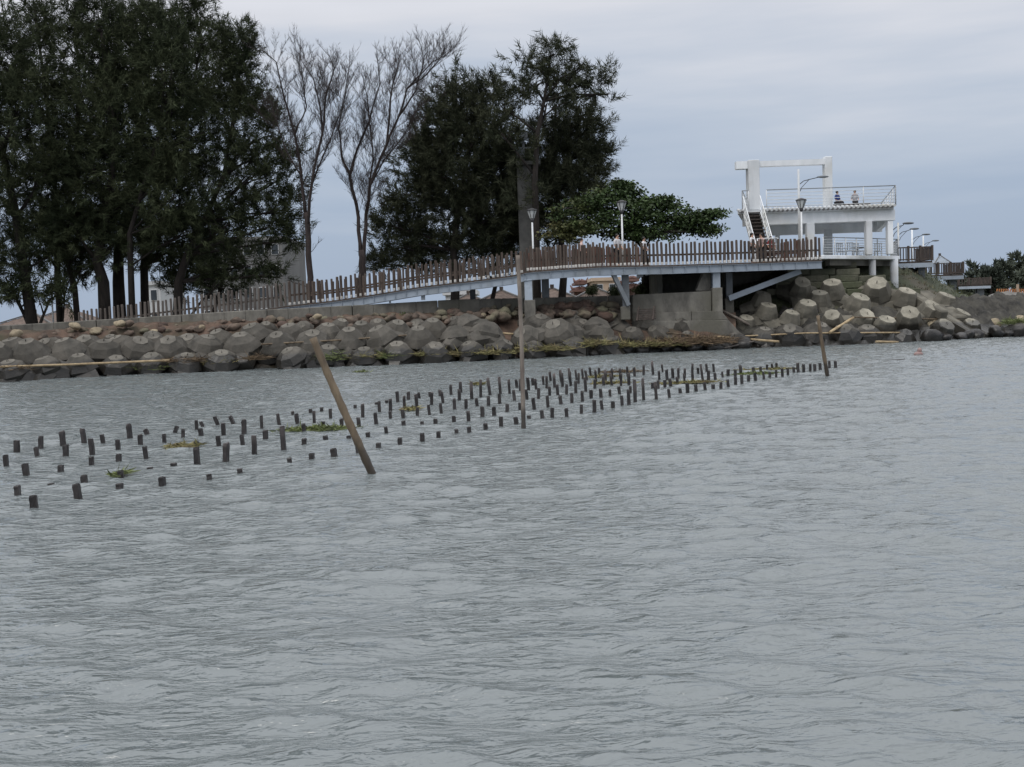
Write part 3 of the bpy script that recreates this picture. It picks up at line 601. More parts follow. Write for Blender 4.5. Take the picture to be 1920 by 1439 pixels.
legz(1636,65.9,530,.42); legz(1677,67.2,548,.5); legz(1600,69,505,.25); legz(1660,72,520,.3)
# tile edge
mb = MB(); x = uA.x+.1; tz = uz-.02
while x < uB.x+.05:
    if not (P(1394,0,64).x < x < P(1429,0,64).x): mb.tube([(x,63.78,tz-.05),(x,64.35,tz+.05)],.085,8)
    x += .27
mb.build('roof_tile_edge', WHITE, pv)
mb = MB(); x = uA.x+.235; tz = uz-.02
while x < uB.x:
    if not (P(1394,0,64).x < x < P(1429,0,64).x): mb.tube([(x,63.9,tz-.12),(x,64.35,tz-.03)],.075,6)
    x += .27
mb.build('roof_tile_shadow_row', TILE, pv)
STEELM = mat('mid_grey_steel',(.3,.32,.34),(.22,.24,.26),2,.5)
def railing(parent, pts, z, h, posts, rails=5, m=WHITE, topm=STEELM, r=.022):
    o1 = MB(); o2 = MB()
    for a,c in zip(pts,pts[1:]):
        a = Vector((a[0],a[1],z)); c = Vector((c[0],c[1],z)); n_ = max(1,int((c-a).length/posts))
        for i in range(n_+1): p = a+(c-a)*i/n_; o1.tube([p,p+Vector((0,0,h))],r*1.5,6)
        for k in range(rails): q = Vector((0,0,h*(k+1)/(rails+1))); o1.tube([a+q,c+q],r*.8,5)
        q = Vector((0,0,h)); o2.tube([a+q,c+q],r*1.5,6)
    o1.build('railing', m, parent); o2.build('handrail', topm, parent)
ux0 = P(1430,0,64.1).x; ux1 = P(1675,0,64.1).x; uxl = P(1384,0,64.1).x; uxc = P(1396,0,64.1).x
railing(pv,[(ux0,64.1),(ux1,64.1),(ux1+10.7*SH,74.8),(uxl+10.7*SH,74.8),(uxl,64.1),(uxc,64.1)],uz-.05,1.18,1.6)
railing(pv,[(lA.x,lA.y+.1),(lB.x-.1,lB.y+.1),(lB.x+2.2,lB.y+7.8)],lz,1.05,1.1,6)
# gate frame
fz = P(1400,300,64.5).z
fa = P(1397,0,64.5).x; fb_ = P(1418,0,64.5).x; fc = P(1543,0,64.5).x; fd = P(1557,0,64.5).x
MB().box(((fa+fb_)/2,64.9,(uz+fz)/2),(fb_-fa,.8,fz-uz-.02)).build('frame_column', WHITE, pv, bevel=.03)
MB().box(((fc+fd)/2,64.9,(uz+fz)/2),(fd-fc,.6,fz-uz+.1)).build('frame_column', WHITE, pv, bevel=.03)
MB().box(((fb_+fc)/2,64.9,fz-.24),(fc-fb_,.5,.32)).build('frame_beam', WHITE, pv)
MB().box((fa-.35,64.9,fz-.28),(.68,.5,.45)).build('frame_beam', WHITE, pv)
# stairs
sx0 = P(1395,0,63).x; sx1 = P(1424,0,63).x; dz0 = fpt(1400).z
mb = MB(); nst = 15
for i in range(nst): t = i/(nst-1); mb.box(((sx0+sx1)/2,64.0-t*3.0,uz-.2-t*(uz-.2-dz0-.1)),(sx1-sx0,.26,.05)).box(((sx0+sx1)/2,64.1-t*3.0,uz-.3-t*(uz-.2-dz0-.1)),(sx1-sx0,.03,.2))
mb.build('stair_treads', WOODD, pv)
for sx in (sx0-.06,sx1+.06):
    a = Vector((sx,64.1,uz-.2)); c = Vector((sx,60.95,dz0+.05)); mb = MB(); mb.bar(a,c,.05,.18); mb.bar(a+Vector((0,0,1.0)),c+Vector((0,0,1.0)),.05,.07)
    for i in range(6): p = a+(c-a)*i/5; mb.bar(p,p+Vector((0,0,1.0)),.05,.05)
    for k in (.35,.68): mb.bar(a+Vector((0,0,k)),c+Vector((0,0,k)),.03,.03)
    mb.build('stair_railing', WHITE, pv)
railing(pv,[(sx0,60.9),(P(1450,0,60.9).x,60.9)],dz0,1.4,2,3,topm=WHITE)
# chairs in the pavilion
def chair(px, Y, z, rz, lab):
    p = P(px,450,Y); r = empty('garden_chair',(p.x,Y,z),lab,'chair','white chairs in the lower pavilion'); c = Vector((p.x,Y,z))
    MB().box(c+Vector((0,0,.42)),(.5,.48,.04)).build('seat', WHITE, r)
    mb = MB()
    for i in range(4): mb.box(c+Vector((-.2+i*.133,.24,.7)),(.06,.03,.52))
    mb.box(c+Vector((0,.25,.95)),(.5,.04,.07)); mb.build('backrest', WHITE, r)
    for a in (-.22,.22):
        for b_ in (-.2,.2): MB().bar(c+Vector((a,b_,0)),c+Vector((a*.95,b_*.95,.41)),.045,.045).build('leg', WHITE, r)
    for a in (-.25,.25): MB().box(c+Vector((a,0,.62)),(.05,.46,.03)).build('armrest', WHITE, r)
    for ch in KIDS.get(r.name,[]): pass
    r.rotation_euler = (0,0,rz)
for px,Y,rz,lb in ((1578,68,.3,'white slatted chair nearest the middle column in the lower pavilion'),(1592,67.5,-.2,'white slatted chair second from the left in the lower pavilion'),(1610,68.5,.5,'white slatted chair left of the front right column in the lower pavilion'),(1646,69.5,-.4,'white slatted chair right of the front right column in the lower pavilion')): chair(px,Y,lz,rz,lb)
tb = P(1600,0,69.5).x; t_ = empty('round_table',(tb,69.5,lz),'dark round table among the white chairs in the lower pavilion','table')
MB().lathe((tb,69.5,lz),[(.45,.7),(.45,.74)],14).build('tabletop', WOODD, t_); MB().lathe((tb,69.5,lz),[(.2,.0),(.05,.06),(.05,.7)],10).build('pedestal', DARKM, t_)
# ------------------------------------------------------------ lamps
def lantern(px, ytop, Y, zb, label, hl=.62):
    t = P(px,ytop,Y); r = empty('lamp_post',(t.x,Y,zb),label,'lamp','lantern lamp posts'); z1 = t.z
    MB().tube([(t.x,Y,zb),(t.x,Y,z1-hl-.05)],[.06,.045],10).build('post', WHITE, r)
    MB().lathe((t.x,Y,z1-hl),[(.04,-.12),(.09,-.05),(.12,.1)],10).build('collar', DARKM, r)
    g = MB().lathe((t.x,Y,z1-hl),[(.12,.1),(.27,.52)],8,False).build('glass', LGLASS, r)
    mb = MB()
    for i in range(6):
        a = PI*i/3; mb.bar((t.x+.125*math.cos(a),Y+.125*math.sin(a),z1-hl+.1),(t.x+.285*math.cos(a),Y+.285*math.sin(a),z1-hl+.52),.025,.025)
    mb.lathe((t.x,Y,z1-hl),[(.3,.51),(.31,.54),(.27,.58),(.06,.66)],10); mb.build('cage', DARKM, r)
lantern(1165,377,58.9,fpt(1165).z-.02,'white lamp post with a dark lantern rising from the deck before the broad leaved tree')
lantern(997,392,58.5,fpt(1000).z-.02,'white lamp post with a dark lantern in front of the tall concrete column')
lantern(1502,373,60.8,fpt(1502).z-.02,'white lamp post with a dark lantern in front of the pavilion stairs side')
lantern(95,524,66,2.0,'lamp post with a dark lantern under the casuarinas at the far left',.9)
def street(px, ytop, Y, zb, label, arm=1.3, s=1):
    t = P(px,ytop,Y); r = empty('street_lamp',(t.x,Y,zb),label,'lamp','curved arm street lamps'); z = t.z
    MB().tube([(t.x,Y,zb),(t.x,Y,z)],[.1*s,.07*s],10).build('post', WHITE, r)
    a = Vector((t.x+.08,Y,z-1.0*s)); MB().tube([a,a+Vector((.25*s,0,.2*s)),a+Vector((.7*s,0,.3*s)),a+Vector((arm*s,0,.42*s))],.03*s,6).tube([a-Vector((0,0,.5*s)),a+Vector((.1*s,0,-.25*s)),a+Vector((.6*s,0,.25*s))],.022*s,6).build('arm', DARKM, r)
    q = a+Vector(((arm+.28)*s,0,.44*s)); MB().ball(q,(.42*s,.16*s,.09*s),10).build('lamp_head', STEELD, r)
street(1497,318,63.0,dz0,'tall street lamp with one arm standing before the white gate frame',s=.85)
street(1672,405,76,lz,'street lamp just behind the right corner of the pavilion',.8)
for px,yt,Y,z_,lb in ((1684,418,73,4.6,'nearest street lamp on the timber platforms right of the pavilion'),(1710,430,84,4.4,'second street lamp on the timber platforms right of the pavilion'),(1731,443,96,4.2,'farthest street lamp on the timber platforms right of the pavilion')): street(px,yt,Y,z_,lb,arm=1.0,s=.8)
# ------------------------------------------------------------ timber platforms at right
def platform(x0, x1, yt, yb, Y, dpt, colx, cy, label, nb):
    a = P(x0,yb,Y); c = P(x1,yb,Y); z = c.z; r = empty('viewing_platform',((a.x+c.x)/2,Y,z),label,'platform','timber viewing platforms'); sc2 = Y/72
    MB().box(((a.x+c.x)/2,Y+dpt/2,z-.06),(c.x-a.x,dpt,.12)).build('deck', WOODD, r)
    MB().box(((a.x+c.x)/2,Y-.04,z-.28),(c.x-a.x,.06,.3)).box((c.x+.03,Y+dpt/2,z-.28),(.06,dpt,.3)).build('edge_beam', STEEL, r)
    h = P(x1,yt,Y).z-z
    mb = MB(); mb.box(((a.x+c.x)/2,Y,z+h),(c.x-a.x,.1,.08)).box(((a.x+c.x)/2,Y,z+.12),(c.x-a.x,.08,.08)).box((c.x,Y+dpt/2,z+h),(.1,dpt,.08)).box((c.x,Y+dpt/2,z+.12),(.08,dpt,.08)); mb.build('rail', WOODD, r)
    mb = MB()
    for i in range(nb): mb.box((a.x+(c.x-a.x)*(i+.5)/nb,Y,z+h/2),(.06*sc2,.05,h-.1))
    for i in range(nb): mb.box((c.x,Y+dpt*(i+.5)/nb,z+h/2),(.05,.1*sc2,h-.1))
    mb.build('balusters', WOODD, r)
    for i in range(4): MB().box((a.x+(c.x-a.x)*i/3,Y-.0,z+h/2+.06),(.13*sc2,.13,h+.1)).build('rail_post', WOODD, r)
    for cx_ in colx:
        p = P(cx_,cy,Y+1); MB().box((p.x,Y+1.0,(p.z+z)/2-.35),(.45*sc2,.1,z-p.z+.2)).box((p.x,Y+1.5,(p.z+z)/2-.35),(.45*sc2,.1,z-p.z+.2)).box((p.x,Y+1.25,(p.z+z)/2-.35),(.05,.42,z-p.z+.2)).build('column', STEELD, r)
platform(1681,1748,463,489,72,3,(1697,1728),552,'timber platform on steel columns, nearest to the pavilion',13)
platform(1735,1806,493,514,90,4,(1787,),556,'timber platform on a steel column, middle one of three',15)
platform(1797,1857,521,534,128,5,(1839,),560,'small far timber platform before the dark trees',13)
# pyramid roof peak behind
def hut(px, ytop, Y, wd, hr, label, zb=2.0, rm=None, grp='hip roofed huts behind the wall'):
    t = P(px,ytop,Y); r = empty('hut',(t.x,Y,zb),label,'hut',grp); ze = t.z-hr
    for i in range(4): MB().box((t.x+(-1,1)[i%2]*wd*.4,Y+(-1,1)[i//2]*wd*.4,(zb+ze)/2),(.18,.18,ze-zb)).build('post', WOODD, r)
    mb = MB(); n_ = 7
    for i in range(n_):
        f0 = 1-i/n_; f1 = 1-(i+1)/n_; z0 = ze+hr*i/n_; z1 = ze+hr*(i+1)/n_; a = wd/2*f0+.04; c = max(wd/2*f1,.06)
        vs = [(t.x+sx*a,Y+sy*a,z0-.04) for sx,sy in ((-1,-1),(1,-1),(1,1),(-1,1))]+[(t.x+sx*c,Y+sy*c,z1) for sx,sy in ((-1,-1),(1,-1),(1,1),(-1,1))]
        mb.add(vs,[(0,1,5,4),(1,2,6,5),(2,3,7,6),(3,0,4,7),(3,2,1,0)])
    rf = mb.build('roof', rm or HUTROOF, r); MB().box((t.x,Y,t.z+.1),(.3,.3,.4)).build('finial', WOODD, rf)
    mb = MB()
    for sx,sy in ((-1,-1),(1,-1)): mb.bar((t.x,Y,t.z+.06),(t.x+sx*wd/2,Y+sy*wd/2,ze+.06),.12,.1)
    mb.build('hip_ridge', GREYB, rf)
for px,yt,Y,wd,hr,lb in ((1035,541,84,7,1.6,'brown hip roofed hut seen under the deck between the steel columns'),(940,545,86,7,1.6,'brown hip roofed hut left of the thin upright pole, under the ramp'),(878,552,95,6,1.4,'small brown hip roofed hut under the ramp'),(1115,540,82,7,1.7,'brown hip roofed hut left of the slanted strut'),(64,588,84,7,1.4,'dark hip roofed hut behind the far left trunks'),(127,577,88,6,1.5,'reddish hip roofed hut right of the left lantern')): hut(px,yt,Y,wd,hr,lb)
hut(1762,479,170,2.6,1.3,'small pale pyramid roof far off above the platforms',6,rm=STEEL,grp='distant roofs')
# ------------------------------------------------------------ buildings behind
def building(x0, x1, yt, Y, d, m, label, floors, cols_, name='apartment_building', roofm=None, zb=2.0):
    a = P(x0,yt,Y); c = P(x1,yt,Y); zt = P((x0+x1)/2,yt,Y).z; r = empty(name,((a.x+c.x)/2,Y,zb),label,'building'); wd = c.x-a.x
    MB().box(((a.x+c.x)/2,Y+d/2,(zb+zt)/2),(wd,d,zt-zb)).build('wall', m, r)
    MB().box(((a.x+c.x)/2,Y+d/2,zt+.2),(wd+.5,d+.5,.4)).build('roof', roofm or m, r)
    for f in range(floors):
        for k in range(cols_):
            wx = a.x+wd*(k+.5)/cols_; wz = zb+(zt-zb)*(f+.55)/floors; w1 = wd/cols_*.45; h1 = (zt-zb)/floors*.45
            fr = MB().box((wx,Y-.03,wz),(w1+.15,.1,h1+.15)).build('window', PALEB, r); MB().box((wx,Y-.1,wz),(w1,.05,h1)).build('pane', WIN, fr)
    return r
building(370,528,452,125,14,GREYB,'grey block of flats half hidden behind the big casuarinas',4,6)
building(276,300,535,110,8,PALEB,'narrow pale wall of a house behind the picket fence',2,1,'house')
building(835,890,553,100,8,PALEB,'low white house seen under the ramp',1,3,'house')
building(1112,1160,527,128,10,BUFF,'plain buff building seen under the deck',2,2)
def temple(x0,x1,yt,Y,label):
    a = P(x0,yt,Y); c = P(x1,yt,Y); z = a.z; r = empty('temple',((a.x+c.x)/2,Y,2),label,'temple'); w_ = c.x-a.x; cx_ = (a.x+c.x)/2
    MB().box((cx_,Y+3,(2+z-1.2)/2),(w_*.8,6,z-3.2)).build('wall', PINKM, r)
    for k,(zz,f) in enumerate(((z-1.4,1.0),(z-.5,.7))):
        rf = MB()
        for s in (-1,1):
            rf.tube([(cx_,Y-.5,zz+.35),(cx_+s*w_*.3*f,Y-.5,zz+.2),(cx_+s*w_*.5*f,Y-.5,zz+.25),(cx_+s*w_*.62*f,Y-.5,zz+.7)],[.28,.26,.2,.05],6)
        rf.box((cx_,Y+2.5,zz),(w_*f,7,.3)); rf.build('roof', REDROOF, r)
    for i in range(3): MB().box((cx_-w_*.3+i*w_*.3,Y-.1,3.5),(.35,.3,3)).build('column', REDROOF, r)
temple(1072,1104,525,135,'small red temple roof with upturned corners left of the buff building')
temple(1166,1202,519,130,'red and pink temple with upturned roof corners right of the buff building')
# ------------------------------------------------------------ tall column monument
MONU = mat('shade_toned_tower_concrete',(.1,.1,.095),(.06,.06,.058),1.6,.9,.5,9)  # concrete toned darker all over to carry the shade on the column
mo = P(988,470,67.3); mr_ = empty('light_tower',(mo.x,67.3,2.0),'tall square concrete column with a platform and floodlight among the casuarinas','tower')
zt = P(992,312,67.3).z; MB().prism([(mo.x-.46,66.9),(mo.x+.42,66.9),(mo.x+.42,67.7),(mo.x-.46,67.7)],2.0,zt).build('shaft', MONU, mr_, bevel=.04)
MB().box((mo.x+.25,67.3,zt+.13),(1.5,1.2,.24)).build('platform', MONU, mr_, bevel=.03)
zb_ = P(988,255,67.3).z; MB().tube([(mo.x,67.3,zt+.25),(mo.x,67.3,zb_-.2)],.07,8).box((mo.x,67.3,(zt+zb_)/2+.2),(1.3,.08,.08)).box((mo.x-.2,67.3,zt+.8),(.5,.4,.5)).build('mast', STEELD, mr_)
fl = MB().ball((mo.x+.02,67.2,zb_),(.27,.18,.27),14).build('floodlight', STEELD, mr_)
MB().lathe((0,0,0),[(.26,-.02),(.26,.02)],16).build('rim', STEELD, fl)
for ch in mr_.children_recursive if False else []: pass
rim = bpy.data.objects['rim']; rim.location = Vector((mo.x+.02,66.97,zb_))-Vector((0,0,0)) - wloc(fl) ; rim.rotation_euler = (PI/2,0,0)
rim.data.transform(Matrix.Translation(wloc(fl)))
# ------------------------------------------------------------ trees
def rand_unit(n): v = RNG.normal(size=(n,3)); return v/np.linalg.norm(v,axis=1,keepdims=True)
def blades(name, C, D, L_, W, m, parent):      # triangles: origin C, direction D (unit), length, width
    n_ = len(C); s = np.cross(D, rand_unit(n_)); s /= np.linalg.norm(s,axis=1,keepdims=True)+1e-9
    a = C - s*W[:,None]/2; b_ = C + s*W[:,None]/2; t = C + D*L_[:,None]; mid = C + D*L_[:,None]*.55
    if n_ > 3000 and m is not LEAF:
        V = np.stack([a,b_,t],1).reshape(-1,3); I = np.arange(n_)[:,None]*3; Fp = np.concatenate([I,I+1,I+2],1)
    else:
        V = np.stack([a,b_,mid+s*W[:,None]*.45,t,mid-s*W[:,None]*.45],1).reshape(-1,3); I = np.arange(n_)[:,None]*5; Fp = np.concatenate([I,I+1,I+2,I+3,I+4],1)
    return mesh_np(name, V, Fp, m, parent)
def tree(name, label, base, Y, lobes, kind, trunk_r, dens=1.0, m=None, stems=None, group='casuarina trees behind the footbridge', hollow=.3, droop=.35, bl=.44, bw=.05, extra_branch=3):
    b0 = P(base,590,Y); zb = 2.0; root = empty(name,(b0.x,Y,zb),label,'tree',group)
    ws = []
    if kind == 'needle' and bl < .5:
        lobes = list(lobes)+[(c0+rnd(-.95,.95)*a0, c1-b0_*rnd(.5,.95), a0*rnd(.12,.24)+3, b0_*rnd(.35,.65)+3) for c0,c1,a0,b0_ in lobes for _ in range(3) if a0 > 24]
    if kind == 'leaf': lobes = list(lobes)+[(c0+rnd(-1,1)*a0, c1-b0_*rnd(.2,.9), a0*rnd(.2,.35), b0_*rnd(.2,.4)) for c0,c1,a0,b0_ in lobes for _ in range(2)]
    for (cx_,cy_,rx,ry) in lobes:
        c = P(cx_,cy_,Y+rnd(-1,1)*rx*Y/F*.35); ws.append((c, rx*Y/F, ry*Y/F))
    # trunk up to highest lobe, limbs to the others
    mbt = MB(); top = max(ws, key=lambda q:q[0].z)[0]; B0 = Vector((b0.x,Y,zb-.3)); tp = []
    path = stems and [P(x,y,Y) for x,y in stems] or [B0+(top-B0)*t+Vector((math.sin(t*5+base)*.25,math.cos(t*4+base)*.2,0)) for t in (.2,.4,.6,.8,1)]
    path = [B0]+path; K = len(path)
    mbt.tube(path,[trunk_r*(1-.85*i/(K-1))+.03 for i in range(K)],10)
    br = []
    for c,rx,ry in ws:
        if rx < .55: continue
        # leave the trunk at a point lower than the lobe
        cand = [p for p in path if p.z < c.z-ry*.2] or [path[0]]; s = cand[-1]
        mid = s.lerp(c,.5)+Vector((rnd(-.2,.2),rnd(-.2,.2),rnd(0,.35)*(c-s).length*.3))
        mbt.tube([s,mid,c],[trunk_r*.38,trunk_r*.26,.05],6); br.append((mid,c))
        for k in range(extra_branch):
            u = Vector(rand_unit(1)[0]); u.z = abs(u.z)*.6-.1; e_ = c+Vector((u.x*rx*.9,u.y*rx*.9,u.z*ry*.9)); q0 = s.lerp(c,rnd(.5,.95)); mbt.tube([q0,q0.lerp(e_,.5)+Vector((0,0,.12)),e_],[.06,.04,.012],4)
    mbt.build('trunk', BARK, root)
    CC = []; DD = []; LL = []; WW = []
    for c,rx,ry in ws:
        vol = rx*ry*(rx+ry)/2
        ns = int(dens*(34*rx*ry+9*vol)+6) if bl < .5 or kind == 'leaf' else int(dens*(14*rx*ry+3.6*vol)+6)
        if kind == 'needle':
            u = rand_unit(ns); rad = (hollow+(1.05-hollow)*RNG.random(ns)**.7)[:,None]
            ctr = np.array(c)+u*rad*np.array([rx,min(rx,ry*1.3)*1.0,ry])
            ctr += RNG.normal(size=(ns,3))*.22
            d = u*.75+np.array([0,0,.55])+RNG.normal(size=(ns,3))*.35; d /= np.linalg.norm(d,axis=1,keepdims=True)
            nb_ = 42; sl = RNG.uniform(.45,1.15,ns)
            t = RNG.random((ns,nb_)); base_ = ctr[:,None,:]+d[:,None,:]*(t*sl[:,None])[...,None]+RNG.normal(size=(ns,nb_,3))*.07
            dd = d[:,None,:]*.75+RNG.normal(size=(ns,nb_,3))*.4; dd[...,2] -= droop*(1-t)*1.1
            dd = dd.reshape(-1,3); dd /= np.linalg.norm(dd,axis=1,keepdims=True)
            CC.append(base_.reshape(-1,3)); DD.append(dd); k_ = ns*nb_; LL.append(RNG.uniform(.6,1.25,k_)*bl); WW.append(RNG.uniform(.6,1.2,k_)*bw)
        else:
            u = rand_unit(ns); rad = (hollow+(1.05-hollow)*RNG.random(ns)**.6)[:,None]
            ctr = np.array(c)+u*rad*np.array([rx,rx,ry]); nb_ = 34
            off = RNG.normal(size=(ns,nb_,3))*np.array([.32,.32,.12])
            base_ = (ctr[:,None,:]+off).reshape(-1,3); dd = rand_unit(len(base_)); dd[:,2] = dd[:,2]*.5-.1; dd /= np.linalg.norm(dd,axis=1,keepdims=True)
            CC.append(base_); DD.append(dd); k_ = len(base_); LL.append(RNG.uniform(.7,1.2,k_)*.2); WW.append(RNG.uniform(.7,1.2,k_)*.11)
    blades('crown', np.vstack(CC), np.vstack(DD), np.concatenate(LL), np.concatenate(WW), m or NEED, root)
    return root
tree('casuarina_tree','dark casuarina at the very left edge, cut off by the photo border',62,63,[(-60,200,90,120),(-40,340,80,90),(0,120,50,90),(20,250,80,100),(25,390,80,80),(55,490,60,55),(10,520,40,40),(95,560,35,15),(30,560,40,15)],'needle',.32,.43)
tree('casuarina_tree','casuarina with a double pointed top, second from the left edge',112,68,[(75,60,30,60),(90,130,45,80),(85,230,85,90),(110,350,80,80),(130,450,65,55),(120,520,35,25),(80,470,50,40)],'needle',.2,.43)
tree('casuarina_tree','slim leaning casuarina with a bare lower stem, third from the left edge',145,66,[(140,40,28,55),(160,130,60,80),(165,250,80,90),(160,370,80,70),(175,450,60,35),(150,510,30,25)],'needle',.17,.43,stems=[(140,540),(128,500),(125,430),(140,300),(150,150)])
tree('casuarina_tree','casuarina with the thickest trunk of the left clump',196,65,[(185,45,35,55),(215,110,60,80),(220,230,85,85),(215,340,90,80),(250,420,70,50),(140,430,60,50),(210,470,50,35)],'needle',.36,.43,stems=[(194,530),(182,490),(200,400),(215,300),(200,150),(190,60)])
tree('casuarina_tree','casuarina with a forked thick trunk in the middle of the left clump',224,69,[(255,50,45,50),(280,130,65,80),(285,250,90,90),(290,360,80,70),(240,440,60,40),(300,460,55,35)],'needle',.4,.43,stems=[(222,530),(222,470),(240,380),(265,250),(275,130)])
tree('casuarina_tree','straight trunked casuarina right of the forked one in the left clump',247,64,[(300,70,40,60),(325,150,65,80),(330,260,80,80),(330,370,70,60),(340,440,60,40)],'needle',.18,.43,stems=[(245,500),(243,440),(260,380),(300,250),(310,120)])
tree('casuarina_tree','dark casuarina with a straight trunk at the fence, right part of the left clump',271,70,[(345,60,30,45),(375,45,28,50),(380,140,70,80),(390,250,80,80),(385,360,80,60),(340,450,60,40),(400,450,60,40)],'needle',.26,.43,stems=[(270,500),(275,430),(300,350),(350,220),(370,120)])
tree('casuarina_tree','wide casuarina ending the left clump, its low boughs reaching the bare trees',330,66,[(430,120,40,60),(455,100,25,35),(465,170,35,50),(440,230,60,60),(480,260,45,60),(470,330,60,50),(520,340,45,50),(535,400,35,40),(500,430,60,28),(430,420,60,40),(545,450,25,14),(470,500,60,16),(420,525,50,16),(510,520,30,8)],'needle',.28,.42,stems=[(335,530),(350,480),(380,420),(420,330),(440,200)],hollow=.3)
tree('casuarina_tree','low casuarina behind the fence under the wide spreading one',400,75,[(360,510,45,28),(420,540,45,15),(400,480,50,28),(330,540,35,15),(300,490,35,25)],'needle',.14,.7)
tree('casuarina_tree','dense broad casuarina in the middle of the photo, left of the concrete column',850,69,[(895,170,42,22),(860,205,55,35),(830,255,60,45),(885,270,60,60),(795,310,50,50),(860,340,80,60),(930,320,50,60),(775,370,50,35),(840,410,85,45),(915,410,55,50),(735,425,38,35),(770,460,55,28),(720,470,24,14),(880,470,70,24)],'needle',.3,.8,m=NEED2,stems=[(855,520),(850,470),(860,380),(880,280),(890,200)])
tree('casuarina_tree','slim casuarina behind the ramp at the left foot of the dense one',905,73,[(930,460,45,35),(800,490,45,18),(720,500,25,12),(960,430,40,50)],'needle',.16,1.2,m=NEED2)
tree('casuarina_tree','airy tall casuarina with twisted open limbs above the concrete column',1008,66.3,[(985,125,22,24),(1030,108,25,20),(1000,160,35,22),(1045,150,30,18),(1095,125,22,18),(1110,155,30,16),(1140,178,18,8),(1075,180,40,18),(1025,195,50,20),(945,205,28,24),(940,250,30,30),(975,292,13,18),(1002,280,10,14),(1014,350,13,40),(966,370,12,45)],'needle',.24,.3,m=NEED2,stems=[(1005,430),(1003,330),(1008,250),(1020,190),(1030,130)],hollow=.15)
tree('casuarina_tree','dark rounded casuarina right of the concrete column',1050,70,[(1060,235,45,35),(1085,270,50,40),(1040,300,60,50),(1100,320,40,45),(1130,290,18,30),(1000,360,60,60),(1060,370,60,50),(960,370,30,50),(1020,440,60,30),(1095,370,35,30),(1120,360,14,14),(960,320,35,40),(1030,240,20,20)],'needle',.26,.75,m=NEED2)
tree('broadleaf_tree','spreading broad leaved tree with a flat green crown behind the deck',1215,64,[(1085,395,55,32),(1140,372,50,24),(1065,438,42,20),(1130,425,60,24),(1195,400,62,32),(1250,408,50,28),(1290,424,40,18),(1235,438,60,13),(1180,442,60,12),(1225,385,30,12),(1310,408,24,9),(1332,434,26,8),(1338,404,10,5),(1165,352,22,8)],'leaf',.22,.5,m=LEAF,stems=[(1212,500),(1208,470),(1205,440),(1200,410)],group='broad leaved trees',hollow=.25)
gd = rand_unit(len(GB)); gd[:,2] = np.abs(gd[:,2])*1.2+.4; gd /= np.linalg.norm(gd,axis=1,keepdims=True)
GT = mat('slope_grass_blades',(.1,.11,.05),(.05,.06,.03),.5,.9,isl=.5,c3=(.13,.11,.07))
tag(blades('slope_grass',GB,gd,RNG.uniform(.08,.28,len(GB)),RNG.uniform(.02,.05,len(GB)),GT,None),'short rough grass growing over the slope under the pavilion','grass',kind='stuff')
# small dark bushes
def bush(px, py, Y, rx, ry, label, m=LEAF, zb=2.0, grp='bushes'):
    c = P(px,py,Y); r = empty('bush',(c.x,Y,zb),label,'bush',grp); mb = MB()
    for k in range(4): mb.tube([(c.x,Y,zb),(c.x+rnd(-.4,.4)*rx*Y/F,Y,c.z)],[.05,.01],4)
    mb.build('stem', BARK, r); ns = 60; u = rand_unit(ns); ctr = np.array(c)+u*(RNG.random(ns)**.5)[:,None]*np.array([rx,rx,ry])*Y/F
    base_ = (ctr[:,None,:]+RNG.normal(size=(ns,20,3))*.12).reshape(-1,3); dd = rand_unit(len(base_)); n_ = len(base_)
    blades('leaves', base_, dd, RNG.uniform(.1,.25,n_), RNG.uniform(.03,.06,n_), m, r)
bush(1155,548,75,14,10,'small dark bush behind the slanted strut under the deck',NEED)
bush(1205,545,64,16,12,'spiky dark bush in the shade at the left of the abutment',NEED)
bush(1110,545,78,10,6,'little bush before the buff building',NEED)
bush(880,600,57.6,30,7,'creeping green plants on the bank below the ramp',LEAF,1.8)
bush(760,595,57.2,30,6,'dark green creepers under the sea wall beside the ramp column',LEAF,1.8)
